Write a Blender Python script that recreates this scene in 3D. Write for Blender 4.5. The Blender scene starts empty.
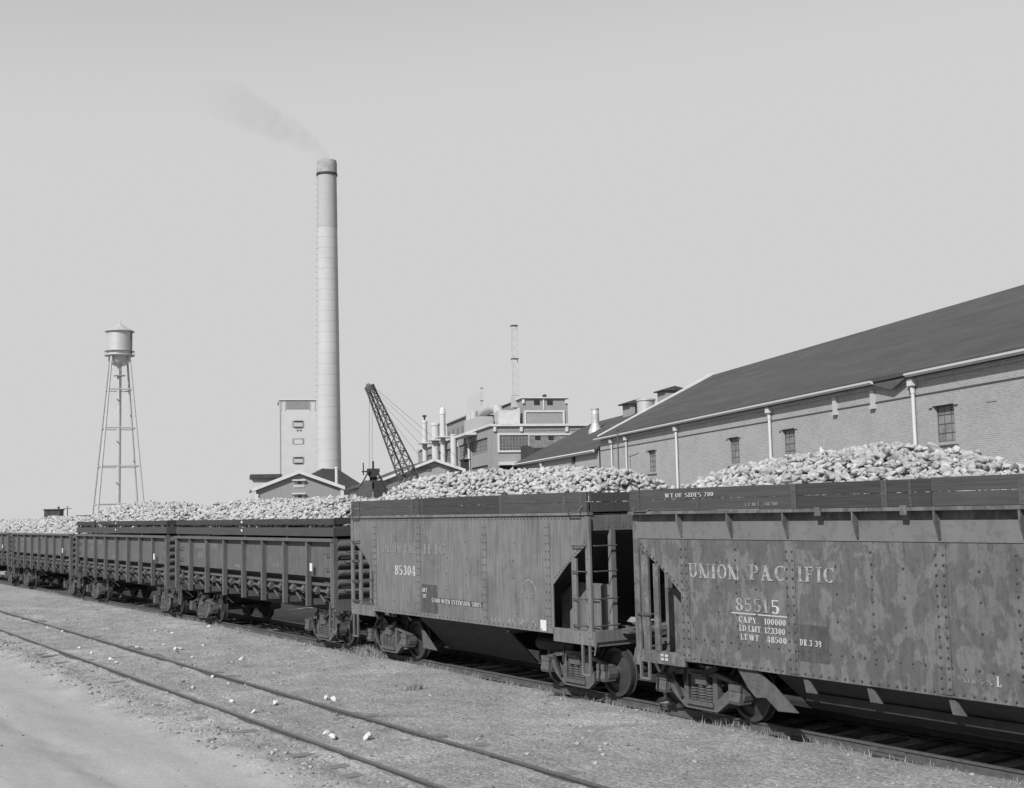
import bpy, math, random
import numpy as np
from mathutils import Vector, Matrix, noise as mnoise
random.seed(7); rng = np.random.default_rng(7)
sc = bpy.context.scene; col = sc.collection
# ------------------------------------------------------------------ camera
F, PITCH, ROLL, PPY, PPX = 1183.35, .0910245, -.0222843, 401.1, 520.
PHI, PHI2, EYE = .597238, .24237, 3.3        # railway heading, factory heading, eye height over the rails
cd = bpy.data.cameras.new("camera"); cam = bpy.data.objects.new("camera", cd); col.objects.link(cam)
cam.matrix_world = Matrix.Translation((0, 0, EYE)) @ Matrix.Rotation(math.pi/2+PITCH, 4, 'X') @ Matrix.Rotation(ROLL, 4, 'Z')
cd.sensor_fit = 'HORIZONTAL'; cd.sensor_width = 36; cd.lens = 36*F/1024
cd.shift_x = -(PPX-512)/1024; cd.shift_y = (PPY-394)/1024
cd.clip_start = .1; cd.clip_end = 9000
sc.camera = cam
# ------------------------------------------------------------------ light
SUN_EL = math.radians(40); sx, sy = -.489, -.872
w = bpy.data.worlds.new("World"); sc.world = w; w.use_nodes = True
nt = w.node_tree; nt.nodes.clear()
out = nt.nodes.new('ShaderNodeOutputWorld'); bg = nt.nodes.new('ShaderNodeBackground')
sky = nt.nodes.new('ShaderNodeTexSky'); sky.sky_type = 'NISHITA'; sky.sun_disc = False
sky.sun_elevation = SUN_EL; sky.sun_rotation = math.atan2(sx, sy)
sky.air_density = 1.0; sky.dust_density = .6; sky.ozone_density = 1.0
bw = nt.nodes.new('ShaderNodeRGBToBW'); gm = nt.nodes.new('ShaderNodeMath'); gm.operation = 'SMOOTH_MIN'; gm.inputs[1].default_value = 2.5; gm.inputs[2].default_value = .6   # film: bright low sky levels off
bg.inputs[1].default_value = .122
mulw = nt.nodes.new('ShaderNodeMath'); mulw.operation = 'MULTIPLY'; mulw.inputs[1].default_value = 1.72
nt.links.new(sky.outputs[0], bw.inputs[0]); nt.links.new(bw.outputs[0], gm.inputs[0])
nt.links.new(gm.outputs[0], mulw.inputs[0]); nt.links.new(mulw.outputs[0], bg.inputs[0]); nt.links.new(bg.outputs[0], out.inputs[0])
sl = bpy.data.lights.new("sun", 'SUN'); sl.energy = 5.0; sl.angle = math.radians(.5); sl.color = (1, 1, 1)
so = bpy.data.objects.new("sun", sl); col.objects.link(so)
so.rotation_euler = Vector((sx*math.cos(SUN_EL), sy*math.cos(SUN_EL), math.sin(SUN_EL))).to_track_quat('Z', 'Y').to_euler()
so.location = (-40, -30, 60)
sc.view_settings.view_transform = 'Standard'; sc.view_settings.look = 'None'
sc.view_settings.exposure = .27; sc.view_settings.gamma = 1; sc.view_settings.use_curve_mapping = False
sc.render.engine = 'CYCLES'; sc.cycles.max_bounces = 5; sc.cycles.volume_bounces = 1
sc.cycles.volume_step_rate = 2.0
# ------------------------------------------------------------------ measuring helpers
RC = cam.matrix_world.to_3x3(); CC = Vector((0, 0, EYE))
def ray(px, py): return RC @ Vector((px-PPX, -(py-PPY), -F))
def UV(ph): return Vector((math.sin(ph), -math.cos(ph), 0)), Vector((math.cos(ph), math.sin(ph), 0))
U1, V1 = UV(PHI); U2, V2 = UV(PHI2)
def frame(P, u, v): return Vector((P.dot(u), P.dot(v), P.z))
def lat1(px, py, X): d = ray(px, py); return frame(CC+d*(X/d.dot(V1)), U1, V1)
def lat2(px, py, X): d = ray(px, py); return frame(CC+d*(X/d.dot(V2)), U2, V2)
def dep2(px, py, t): d = ray(px, py); return frame(CC+d*(t/d.dot(U2)), U2, V2)
def gnd1(px, py, z=-.1): d = ray(px, py); return frame(CC+d*((z-EYE)/d.z), U1, V1)
def w1(t, X, z=0): return U1*t+V1*X+Vector((0, 0, z))
def w2(t, X, z=0): return U2*t+V2*X+Vector((0, 0, z))
R1, R2 = PHI-math.pi/2, PHI2-math.pi/2
# ------------------------------------------------------------------ object helpers
def tag(o, label=None, cat=None, group=None, kind=None):
    if label: o['label'] = label
    if cat: o['category'] = cat
    if group: o['group'] = group
    if kind: o['kind'] = kind
    return o
def empty(name, loc, rz, label, cat, group=None):
    o = bpy.data.objects.new(name, None); col.objects.link(o); o.empty_display_size = .3
    o.location = loc; o.rotation_euler = (0, 0, rz); return tag(o, label, cat, group)
class MB:
    def __init__(s, off=(0, 0, 0)): s.v = []; s.f = []; s.mi = []; s.cur = 0; s.off = Vector(off)
    def add(s, vs, fs):
        b = len(s.v); s.v += [tuple(Vector(p)-s.off) for p in vs]; s.f += [tuple(i+b for i in f) for f in fs]; s.mi += [s.cur]*len(fs); return s
    def box(s, x0, x1, y0, y1, z0, z1):
        return s.add([(x0,y0,z0),(x1,y0,z0),(x1,y1,z0),(x0,y1,z0),(x0,y0,z1),(x1,y0,z1),(x1,y1,z1),(x0,y1,z1)],
                     [(0,3,2,1),(4,5,6,7),(0,1,5,4),(1,2,6,5),(2,3,7,6),(3,0,4,7)])
    def cbox(s, c, d): return s.box(c[0]-d[0]/2, c[0]+d[0]/2, c[1]-d[1]/2, c[1]+d[1]/2, c[2]-d[2]/2, c[2]+d[2]/2)
    def tube(s, p0, p1, r0, r1=None, n=8, cap=True):
        r1 = r0 if r1 is None else r1; p0 = Vector(p0); p1 = Vector(p1); d = (p1-p0).normalized()
        a = d.orthogonal().normalized(); b = d.cross(a); vs = []
        for p, r in ((p0, r0), (p1, r1)):
            for i in range(n):
                th = 2*math.pi*(i+.5)/n; vs.append(p+(a*math.cos(th)+b*math.sin(th))*r)
        fs = [(i, (i+1) % n, n+(i+1) % n, n+i) for i in range(n)]
        if cap: fs += [tuple(range(n-1, -1, -1)), tuple(range(n, 2*n))]
        return s.add(vs, fs)
    def bar(s, p0, p1, w, h, up=(0, 0, 1)):
        p0 = Vector(p0); p1 = Vector(p1); d = (p1-p0).normalized(); a = d.cross(Vector(up))
        if a.length < 1e-4: a = d.cross(Vector((0, 1, 0)))
        a.normalize(); b = a.cross(d); vs = []
        for p in (p0, p1):
            for q, t in ((-1, -1), (1, -1), (1, 1), (-1, 1)): vs.append(p+a*(q*w/2)+b*(t*h/2))
        return s.add(vs, [(0,1,2,3),(7,6,5,4),(0,4,5,1),(1,5,6,2),(2,6,7,3),(3,7,4,0)])
    def poly(s, pts, ax, a, b):
        """extrude a 2D outline: ax 'y' -> pts are (x,z) between y=a..b; 'x' -> (y,z); 'z' -> (x,y)"""
        def P(p, k): return (p[0], k, p[1]) if ax == 'y' else (k, p[0], p[1]) if ax == 'x' else (p[0], p[1], k)
        n = len(pts); vs = [P(p, a) for p in pts]+[P(p, b) for p in pts]
        return s.add(vs, [tuple(range(n)), tuple(range(2*n-1, n-1, -1))]+[(i, n+i, n+(i+1) % n, (i+1) % n) for i in range(n)])
    def lathe(s, prof, c=(0, 0, 0), n=32, ax='z'):
        vs = []; c = Vector(c)
        for r, h in prof:
            for i in range(n):
                th = 2*math.pi*i/n; a, b = r*math.cos(th), r*math.sin(th)
                vs.append(c+Vector((a, b, h) if ax == 'z' else (a, h, b) if ax == 'y' else (h, a, b)))
        fs = []
        for k in range(len(prof)-1):
            for i in range(n): j = (i+1) % n; fs.append((k*n+i, k*n+j, (k+1)*n+j, (k+1)*n+i))
        fs += [tuple(range(n-1, -1, -1)), tuple(range((len(prof)-1)*n, len(prof)*n))]
        return s.add(vs, fs)
    def rivets(s, pts, nrm=(0, -1, 0), r=.013, h=.009):
        s.cur = 1
        for p in pts:
            p = Vector(p); s.tube(p, p+Vector(nrm)*h, r, r*.55, 6)
        s.cur = 0; return s
    def build(s, name, mat, parent=None, smooth=None, label=None):
        m = bpy.data.meshes.new(name); m.from_pydata(s.v, [], s.f); m.materials.append(mat)
        if 1 in s.mi: m.materials.append(M['rivet']); m.polygons.foreach_set('material_index', s.mi)
        if smooth:
            m.shade_smooth(); m.set_sharp_from_angle(angle=math.radians(smooth))
        # consistent outward normals
        import bmesh
        b = bmesh.new(); b.from_mesh(m); bmesh.ops.recalc_face_normals(b, faces=b.faces); b.to_mesh(m); b.free()
        o = bpy.data.objects.new(name, m); col.objects.link(o)
        if parent: o.parent = parent
        if label: o['label'] = label
        return o
def raw_mesh(name, V, Fc, mat, parent=None):
    m = bpy.data.meshes.new(name); k = Fc.shape[1]
    m.vertices.add(len(V)); m.vertices.foreach_set('co', V.astype(np.float32).ravel())
    m.loops.add(Fc.size); m.loops.foreach_set('vertex_index', Fc.astype(np.int32).ravel())
    m.polygons.add(len(Fc)); m.polygons.foreach_set('loop_start', np.arange(0, Fc.size, k, dtype=np.int32))
    m.polygons.foreach_set('loop_total', np.full(len(Fc), k, dtype=np.int32))
    m.update(calc_edges=True); m.validate(); m.materials.append(mat)
    o = bpy.data.objects.new(name, m); col.objects.link(o)
    if parent: o.parent = parent
    return o
def warp(o, k=.0022): o.rotation_euler = (0, random.uniform(-k, k), 0); return o
def copy_tree(o, parent=None):
    c = o.copy(); col.objects.link(c); c.parent = parent
    for ch in list(o.children): copy_tree(ch, c)
    return c
# ------------------------------------------------------------------ materials (the photograph is black and white)
def g(v): return (v, v, v, 1)
ALB = .62
def mat(name, base, var=.15, scale=4, rough=.8, spec=.3, bump=.0, bscale=30, stretch=(1, 1, 1), metal=0., blotch=None, brick=False, felt=False, streak=0, coord='Object'):
    base = base*ALB
    m = bpy.data.materials.new(name); m.use_nodes = True; n = m.node_tree; N = n.nodes; L = n.links
    p = N['Principled BSDF']; p.inputs['Roughness'].default_value = rough; p.inputs['Metallic'].default_value = metal
    p.inputs['Specular IOR Level'].default_value = spec
    tc = N.new('ShaderNodeTexCoord'); mp = N.new('ShaderNodeMapping'); mp.inputs['Scale'].default_value = stretch
    L.new(tc.outputs[coord], mp.inputs[0])
    def noise(sc_, det=6, r=.55, dist=0):
        t = N.new('ShaderNodeTexNoise'); t.inputs['Scale'].default_value = sc_; t.inputs['Detail'].default_value = det
        t.inputs['Roughness'].default_value = r; t.inputs['Distortion'].default_value = dist; L.new(mp.outputs[0], t.inputs[0]); return t.outputs[0]
    def ramp(src, a, b, c0, c1):
        r = N.new('ShaderNodeValToRGB'); r.color_ramp.elements[0].position = a; r.color_ramp.elements[1].position = b
        r.color_ramp.elements[0].color = g(c0); r.color_ramp.elements[1].color = g(c1); L.new(src, r.inputs[0]); return r.outputs[0]
    def mul(a, b):
        x = N.new('ShaderNodeMixRGB'); x.blend_type = 'MULTIPLY'; x.inputs[0].default_value = 1; L.new(a, x.inputs[1]); L.new(b, x.inputs[2]); return x.outputs[0]
    c = ramp(noise(scale), .3, .7, base*(1-var), base*(1+var))
    if blotch:      # (scale, threshold, factor, softness)
        for bs, th, fac, sf in blotch: c = mul(c, ramp(noise(bs, 8, .62, .25), th-sf, th+sf, 1, fac))
    if streak:
        s2 = N.new('ShaderNodeMapping'); s2.inputs['Scale'].default_value = (9, 9, .7); L.new(tc.outputs['Object'], s2.inputs[0])
        t = N.new('ShaderNodeTexNoise'); t.inputs['Scale'].default_value = 2.2; t.inputs['Detail'].default_value = 5; L.new(s2.outputs[0], t.inputs[0])
        c = mul(c, ramp(t.outputs[0], .35, .65, 1-streak, 1+streak))
    if brick:
        sp = N.new('ShaderNodeSeparateXYZ'); L.new(tc.outputs['Object'], sp.inputs[0])
        ad = N.new('ShaderNodeMath'); L.new(sp.outputs[0], ad.inputs[0]); L.new(sp.outputs[1], ad.inputs[1])
        cb = N.new('ShaderNodeCombineXYZ'); L.new(ad.outputs[0], cb.inputs[0]); L.new(sp.outputs[2], cb.inputs[1])
        b = N.new('ShaderNodeTexBrick'); L.new(cb.outputs[0], b.inputs[0]); b.inputs['Scale'].default_value = 1
        b.inputs['Brick Width'].default_value = .24; b.inputs['Row Height'].default_value = .085; b.inputs['Mortar Size'].default_value = .014
        b.inputs['Color1'].default_value = g(.86); b.inputs['Color2'].default_value = g(1.12); b.inputs['Mortar'].default_value = g(1.35)
        c = mul(c, b.outputs[0])
    if felt:
        m3 = N.new('ShaderNodeMapping'); L.new(tc.outputs['Object'], m3.inputs[0]); b = N.new('ShaderNodeTexBrick'); L.new(m3.outputs[0], b.inputs[0]); b.inputs['Scale'].default_value = 1
        b.inputs['Brick Width'].default_value = 11; b.inputs['Row Height'].default_value = .78; b.inputs['Mortar Size'].default_value = .02
        b.inputs['Color1'].default_value = g(.92); b.inputs['Color2'].default_value = g(1.1); b.inputs['Mortar'].default_value = g(.78); c = mul(c, b.outputs[0])
    L.new(c, p.inputs['Base Color'])
    if bump:
        bp = N.new('ShaderNodeBump'); bp.inputs['Strength'].default_value = bump; bp.inputs['Distance'].default_value = .02
        L.new(noise(bscale, 4), bp.inputs['Height']); L.new(bp.outputs[0], p.inputs['Normal'])
    return m
M = {}
M['steelA'] = mat('weathered_car_steel', .20, .08, 2, .75, .25, .05, 12, streak=.16, blotch=[(1.2, .54, .84, .05), (6, .6, .9, .03)])
M['steelB'] = mat('peeling_car_steel', .195, .06, 3, .7, .25, .06, 12, blotch=[(4.6, .49, .71, .018), (13, .55, .84, .02), (1.6, .5, .92, .05), (.4, .55, .9, .08)], streak=.10, stretch=(1, 1, .62))
M['bandB'] = mat('upper_band_steel', .195, .08, 3, .75, .25, .05, 12, blotch=[(7, .55, .84, .03)])
M['steelG'] = mat('gondola_steel', .135, .12, 3, .7, .3, .05, 12, streak=.12)
M['rivet'] = mat('rusty_rivet', .075, .4, 3, .7)
M['under'] = mat('dark_underframe', .045, .3, 6, .7, .3, .1)  # very dark tone for the parts beneath the cars
M['cast'] = mat('dusty_cast_iron', .115, .25, 9, .75, .3, .15, 20)
M['wheel'] = mat('worn_wheel_steel', .05, .2, 6, .5, .4)
M['dark'] = mat('dark_iron', .04, .3, 5, .7, .3)
M['plank'] = mat('old_plank', .062, .25, 5, .85, .2, .1, 20, stretch=(.3, 3, 8))
M['plankL'] = mat('old_light_plank', .085, .2, 5, .85, .2, .1, 20, stretch=(.3, 3, 8))
M['metal_strap'] = mat('board_strap', .10, .2, 8, .6)
M['paint'] = mat('white_stencil_paint', .56, .1, 30, .8, blotch=[(16, .66, .6, .03)])
M['faint'] = mat('faded_stencil_paint', .42, .15, 30, .8, blotch=[(14, .5, .6, .03)])
M['ghost'] = mat('ghost_stencil_paint', .29, .1, 20, .8, blotch=[(10, .5, .8, .03)])
M['patch'] = mat('repainted_patch', .09, .2, 8, .7, streak=.2)
M['card'] = mat('white_card', .75, .05, 10)
M['beet'] = mat('sugar_beet_skin', .56, .22, 9, .9, .15, .6, 24, blotch=[(6, .54, .72, .08), (1.3, .55, .86, .08)])
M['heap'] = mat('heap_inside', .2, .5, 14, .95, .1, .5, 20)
M['rail'] = mat('rusty_rail', .10, .25, 10, .7, .3)
M['railhead'] = mat('polished_rail_head', .42, .1, 10, .3, .5, metal=.8)
M['tie'] = mat('weathered_tie', .22, .3, 6, .9, .2, .3, 20, stretch=(5, .6, 5))
M['tie_shade'] = mat('shade_dark_tie', .06, .3, 6, .9, .2, .3, 20, stretch=(5, .6, 5))  # main track ties: shade beneath the train put into their colour
M['crane'] = mat('crane_iron', .13, .25, 5, .7)
M['brick'] = mat('warehouse_brick', .37, .08, .5, .9, .2, .1, 14, brick=True)
M['brickF'] = mat('factory_brick', .33, .06, .5, .9, .2, brick=True)
M['roof'] = mat('dark_roof_felt', .085, .14, .6, .85, .25, .1, 3, stretch=(.5, 2, 2), blotch=[(.9, .62, 1.25, .08), (3, .66, 1.3, .03)], felt=True)
M['trim'] = mat('white_trim', .72, .08, 2, .7)
M['winmet'] = mat('grey_sash', .30, .1, 3)
M['wtrim'] = mat('window_stone', .40, .1, 3)
M['conc'] = mat('pale_concrete', .58, .07, .8, .85, .2)
M['concW'] = mat('white_render', .66, .05, .5, .85)
M['stack'] = mat('chimney_concrete', .57, .05, .25, .85, blotch=[(.35, .6, .93, .05)])
M['soot'] = mat('sooty_concrete', .40, .2, .8, .85)
M['silver'] = mat('aluminium_paint', .62, .06, 1, .45, .5, metal=.25)
M['glass'] = mat('dull_pane', .14, .35, 1.3, .35, .5)
M['glassD'] = mat('dark_pane', .03, .3, 1, .4, .5)
M['shutter'] = mat('boarded_window', .27, .3, 2.5, .7)
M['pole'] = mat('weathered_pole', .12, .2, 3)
M['wallG'] = mat('grey_stucco', .33, .05, 1, .85)
M['stone'] = mat('light_clod', .42, .3, 20, .9)
M['grass'] = mat('dry_grass', .42, .35, 3, .9)
# ------------------------------------------------------------------ ground
def vnoise(x, y, s, seed):
    x = x/s; y = y/s; xi = np.floor(x).astype(np.int64); yi = np.floor(y).astype(np.int64); fx = x-xi; fy = y-yi
    fx = fx*fx*(3-2*fx); fy = fy*fy*(3-2*fy)
    def h(a, b):
        n = (a*374761393+b*668265263+seed*974711) & 0x7fffffff; n = ((n ^ (n >> 13))*1274126177) & 0x7fffffff; return ((n ^ (n >> 16)) & 0xffff)/65535.
    return (h(xi, yi)*(1-fx)+h(xi+1, yi)*fx)*(1-fy)+(h(xi, yi+1)*(1-fx)+h(xi+1, yi+1)*fx)*fy
def sstep(a, b, x): t = np.clip((x-a)/(b-a), 0, 1); return t*t*(3-2*t)
def gz(t, X):
    t = np.asarray(t, float); X = np.asarray(X, float)
    near = (np.abs(t) < 140) & (X > -30) & (X < 40)
    n = (vnoise(t, X, .9, 1)-.5)*.05+(vnoise(t, X, .33, 2)-.5)*.03+(vnoise(t, X, .14, 3)-.5)*.018
    road = 1-sstep(5.6, 6.7, X+(vnoise(t, X, 1.1, 4)-.5)*.8)
    z = np.full(np.broadcast(t, X).shape, -.125)
    z = z+n*(1-.55*road)
    z = z-.10*road+.04*(vnoise(t, X, 3.0, 9)-.5)
    rut = np.exp(-((X-4.4+.25*np.sin(t*.13))/.28)**2)+np.exp(-((X-2.9+.25*np.sin(t*.13))/.28)**2)
    z = z-.05*rut*road+.03*road*(vnoise(t*.4, X, .22, 12)-.5)*rut
    # lumps of dug earth at the tie ends beside the side track
    lump = np.exp(-((X-6.55)/.38)**2)*(vnoise(t, X, .42, 6)**2)*.13
    z = z+lump
    # side track: earth packed up between and round the rails; main track lies in a shallow bed
    z = z+.045*np.exp(-((X-8.1)/1.1)**4)-.02*np.exp(-((X-6.75)/.3)**2)
    for r in (7.35, 8.85): z = np.where(np.abs(X-r) < .12, np.minimum(z+.02, -.048), z)
    bed = np.exp(-((X-14.0)/.9)**6); z = z-.05*bed+.03*np.exp(-((X-12.75)/.45)**4)+.03*np.exp(-((X-15.25)/.45)**4)
    for r in (13.25, 14.755): z = np.where(np.abs(X-r) < .07, np.minimum(z, -.155), z)
    return np.where(near, z, -.15)
def axis(fine0, fine1, step, lo, hi):
    a = list(np.arange(fine0, fine1, step)); s = step
    x = fine1
    while x < hi: a.append(x); s *= 1.25; x += s
    a.append(hi); s = step; x = fine0-step
    while x > lo: a.insert(0, x); s *= 1.25; x -= s
    a.insert(0, lo); return np.array(a)
ta = axis(-50, 0, .085, -6000, 3000); xa = axis(1.5, 16.5, .07, -4000, 6000)
TT, XX = np.meshgrid(ta, xa, indexing='ij'); ZZ = gz(TT, XX)
nV = TT.size; nx = len(xa); idx = np.arange(nV).reshape(TT.shape)
Fq = np.stack([idx[:-1, :-1], idx[1:, :-1], idx[1:, 1:], idx[:-1, 1:]], -1).reshape(-1, 4)
def ground_mat():
    m = bpy.data.materials.new('yard_earth'); m.use_nodes = True; n = m.node_tree; N = n.nodes; L = n.links
    p = N['Principled BSDF']; p.inputs['Roughness'].default_value = .95; p.inputs['Specular IOR Level'].default_value = .1
    tc = N.new('ShaderNodeTexCoord')
    def no(sc_, det=5, st=(1, 1, 1), r=.6):
        mp = N.new('ShaderNodeMapping'); mp.inputs['Scale'].default_value = st; L.new(tc.outputs['Object'], mp.inputs[0])
        t = N.new('ShaderNodeTexNoise'); t.inputs['Scale'].default_value = sc_; t.inputs['Detail'].default_value = det; t.inputs['Roughness'].default_value = r
        L.new(mp.outputs[0], t.inputs[0]); return t.outputs[0]
    def rp(src, a, b, c0, c1):
        r = N.new('ShaderNodeValToRGB'); r.color_ramp.elements[0].position = a; r.color_ramp.elements[1].position = b
        r.color_ramp.elements[0].color = g(c0); r.color_ramp.elements[1].color = g(c1); L.new(src, r.inputs[0]); return r.outputs[0]
    def mix(f, a, b, t='MIX'):
        x = N.new('ShaderNodeMixRGB'); x.blend_type = t
        if isinstance(f, float): x.inputs[0].default_value = f
        else: L.new(f, x.inputs[0])
        L.new(a, x.inputs[1]); L.new(b, x.inputs[2]); return x.outputs[0]
    sp = N.new('ShaderNodeSeparateXYZ'); L.new(tc.outputs['Object'], sp.inputs[0])
    wob = N.new('ShaderNodeMath'); wob.operation = 'MULTIPLY_ADD'; L.new(no(.9, 4), wob.inputs[0]); wob.inputs[1].default_value = 1.6; L.new(sp.outputs[1], wob.inputs[2])
    mr = N.new('ShaderNodeMapRange'); mr.inputs[1].default_value = 6.6; mr.inputs[2].default_value = 7.6; L.new(wob.outputs[0], mr.inputs[0])
    earth = mix(1., rp(no(1.3, 6), .3, .7, .23, .34), rp(no(22, 6, r=.8), .36, .62, .42, 1.35), 'MULTIPLY')
    earth = mix(1., earth, rp(no(7, 5, (1, 2.2, 1), .7), .4, .62, .8, 1.12), 'MULTIPLY')
    earth = mix(1., earth, rp(no(.28, 3), .35, .65, .86, 1.1), 'MULTIPLY')
    road = mix(1., rp(no(1.0, 4, (.25, 1.6, 1)), .3, .7, .235, .29), rp(no(18, 6, r=.8), .3, .7, .78, 1.16), 'MULTIPLY')
    c = mix(mr.outputs[0], road, earth)
    L.new(c, p.inputs['Base Color'])
    bp = N.new('ShaderNodeBump'); bp.inputs['Distance'].default_value = .03
    ms = N.new('ShaderNodeMath'); ms.operation = 'MULTIPLY_ADD'; ms.inputs[1].default_value = .6; ms.inputs[2].default_value = .4; L.new(mr.outputs[0], ms.inputs[0]); L.new(ms.outputs[0], bp.inputs['Strength'])
    L.new(no(34, 4, r=.75), bp.inputs['Height']); L.new(bp.outputs[0], p.inputs['Normal'])
    return m
gr = raw_mesh('ground', np.stack([TT.ravel(), XX.ravel(), ZZ.ravel()], -1), Fq, ground_mat())
gr.rotation_euler = (0, 0, R1); tag(gr, 'bare trampled earth with dry grass and a smooth dirt road in the near corner', kind='structure')
del gr['label']
# ------------------------------------------------------------------ railway tracks
def rail_prof(): return [(-.07,-.14),(.07,-.14),(.07,-.125),(.012,-.105),(.012,-.035),(.034,-.028),(.034,-.006),(.026,-.002),(-.026,-.002),(-.034,-.006),(-.034,-.028),(-.012,-.035),(-.012,-.105),(-.07,-.125)]
def track(X, label, zt, t0, t1, parts_to, tm='tie', polished=True):
    root = empty('railway_track', w1(-20, X), R1, label, 'railway track')
    for s in (-1, 1):
        y = s*.7525; mb = MB(); mb.poly([(y+a, b) for a, b in rail_prof()], 'x', t0+20, t1+20)
        r = mb.build('rail', M['rail'], root, label='nearer rail of its track' if s < 0 else 'farther rail of its track')
        h = MB(); h.poly([(y-.024, -.0015), (y+.024, -.0015), (y+.016, .0015), (y-.016, .0015)], 'x', t0+20, t1+20)
        h.build('rail_head', M['railhead'] if polished else M['rail'], r)
        for j in range(7):
            x = 17-j*9.9-s*2.1; MB().box(x-.3, x+.3, y-.03, y+.03, -.095, -.04).build('joint_bar', M['rail'], r)
    n = 0; rest = MB(); base = None
    ts = list(np.arange(parts_to, t0, -.56)) if False else [parts_to-.56*i for i in range(int((parts_to-t0)/.56))]
    for i, t in enumerate(ts):
        if i < 100:
            if base is None:
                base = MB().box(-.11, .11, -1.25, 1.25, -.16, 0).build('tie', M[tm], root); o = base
            else: o = base.copy(); col.objects.link(o); o.parent = root
            o.location = (t+20+random.uniform(-.03, .03), random.uniform(-.05, .05), zt+random.uniform(-.01, .008)+(.04 if tm == 'tie' and random.random() < .22 else 0)); o.rotation_euler = (0, 0, random.uniform(-.015, .015))
        elif t > -120: rest.box(t+20-.11, t+20+.11, -1.25, 1.25, zt-.16, zt)
    rs = rest.build('far_ties', M[tm], root); rs['kind'] = 'stuff'
    return root
track(14.0025, 'main railway track in deep shade under the line of freight cars', -.142, -500, 40, -2, 'tie_shade')
track(8.10, 'empty side track with rails sunk in the dirt in front of the freight cars', -.128, -500, 40, -2, polished=True)
# ------------------------------------------------------------------ slab serif lettering
def v_(x, y0=0., y1=1., s='bt', w=.2): return ('v', x, y0, y1, s, w)
GL = {
'I': (.5, [v_(.25)]), 'U': (.88, [v_(.2,.32,1,'t'), v_(.7,.32,1,'t',.09), ('a',.44,.36,.34,.36,180,360)]),
'N': (.95, [v_(.16,0,1,'bt',.09), v_(.8,0,1,'t',.09), ('d',.08,1,.6,0,.24)]), 'O': (.84, [('a',.42,.5,.4,.5,0,360)]), '0': (.66, [('a',.33,.5,.31,.5,0,360)]),
'P': (.78, [v_(.22), ('h',.2,.45,.965), ('h',.2,.45,.47), ('a',.42,.72,.32,.28,-90,90)]), 'A': (.9, [('d',0.1,0,.38,1,.09), ('d',.62,0,.36,1,.22), ('h',.2,.65,.3), ('h',0,.28,.035), ('h',.52,.9,.035)]),
'C': (.8, [('a',.42,.5,.4,.5,48,312), v_(.72,.68,.98,'',.07)]), 'F': (.74, [v_(.22), ('h',.2,.68,.965), ('h',.2,.52,.5), v_(.66,.72,1,'',.07), v_(.52,.36,.64,'',.06)]),
'E': (.76, [v_(.22), ('h',.2,.7,.965), ('h',.2,.52,.5), ('h',.2,.7,.035), v_(.67,.72,1,'',.07), v_(.67,0,.28,'',.07)]), 'L': (.72, [v_(.22), ('h',.2,.68,.035), v_(.65,0,.3,'',.07)]),
'T': (.76, [v_(.38,0,1,'b'), ('h',.03,.73,.965), v_(.06,.72,1,'',.07), v_(.7,.72,1,'',.07)]), 'D': (.84, [v_(.2), ('h',.2,.42,.965), ('h',.2,.42,.035), ('a',.4,.5,.4,.5,-90,90)]),
'R': (.88, [v_(.22), ('h',.2,.45,.965), ('h',.2,.45,.5), ('a',.42,.74,.32,.26,-90,90), ('d',.66,0,.4,.5,.2)]), 'M': (1.1, [v_(.14,0,1,'bt',.09), v_(.92,0,1,'bt'), ('d',.42,0,.12,1,.2), ('d',.48,0,.86,1,.09)]),
'W': (1.15, [('d',.25,0,.05,1,.22), ('d',.3,0,.52,1,.09), ('d',.7,0,.5,1,.22), ('d',.76,0,1.0,1,.09)]), 'Y': (.85, [v_(.4,0,.48,'b'), ('d',.34,.45,.1,1,.22), ('d',.4,.45,.72,1,.09)]),
'S': (.7, [('a',.35,.75,.3,.25,40,270), ('a',.35,.25,.32,.28,-130,100)]), 'X': (.85, [('d',.7,0,.15,1,.2), ('d',.12,0,.68,1,.09)]), 'H': (.95, [v_(.2), v_(.75), ('h',.2,.75,.5)]),
'1': (.5, [v_(.27,0,1,'b'), ('h',.1,.25,.86)]), '2': (.68, [('a',.33,.7,.3,.3,-20,170), ('d',.04,0,.46,.55,.13), ('h',.04,.64,.06)]), '3': (.68, [('a',.32,.74,.28,.26,-90,160), ('a',.32,.27,.32,.27,-160,90)]),
'4': (.72, [v_(.48,0,1,'b'), ('h',.02,.68,.28), ('d',.02,.28,.38,1,.09)]), '5': (.68, [('h',.14,.58,.95), v_(.15,.5,1,'',.08), ('a',.32,.31,.32,.31,-150,130)]), '7': (.66, [('h',.04,.62,.95), ('d',.2,0,.5,.95,.16)]),
'6': (.68, [('a',.34,.32,.3,.32,0,360), ('a',.36,.6,.32,.4,90,200)]),
'8': (.68, [('a',.34,.74,.28,.26,0,360), ('a',.34,.26,.32,.28,0,360)]), '9': (.68, [('a',.34,.68,.3,.32,0,360), ('a',.34,.36,.3,.36,-130,0)]), '.': (.3, [('h',.08,.2,.06)]), '-': (.45, [('h',.08,.38,.45)]), ' ': (.5, [])}
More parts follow.
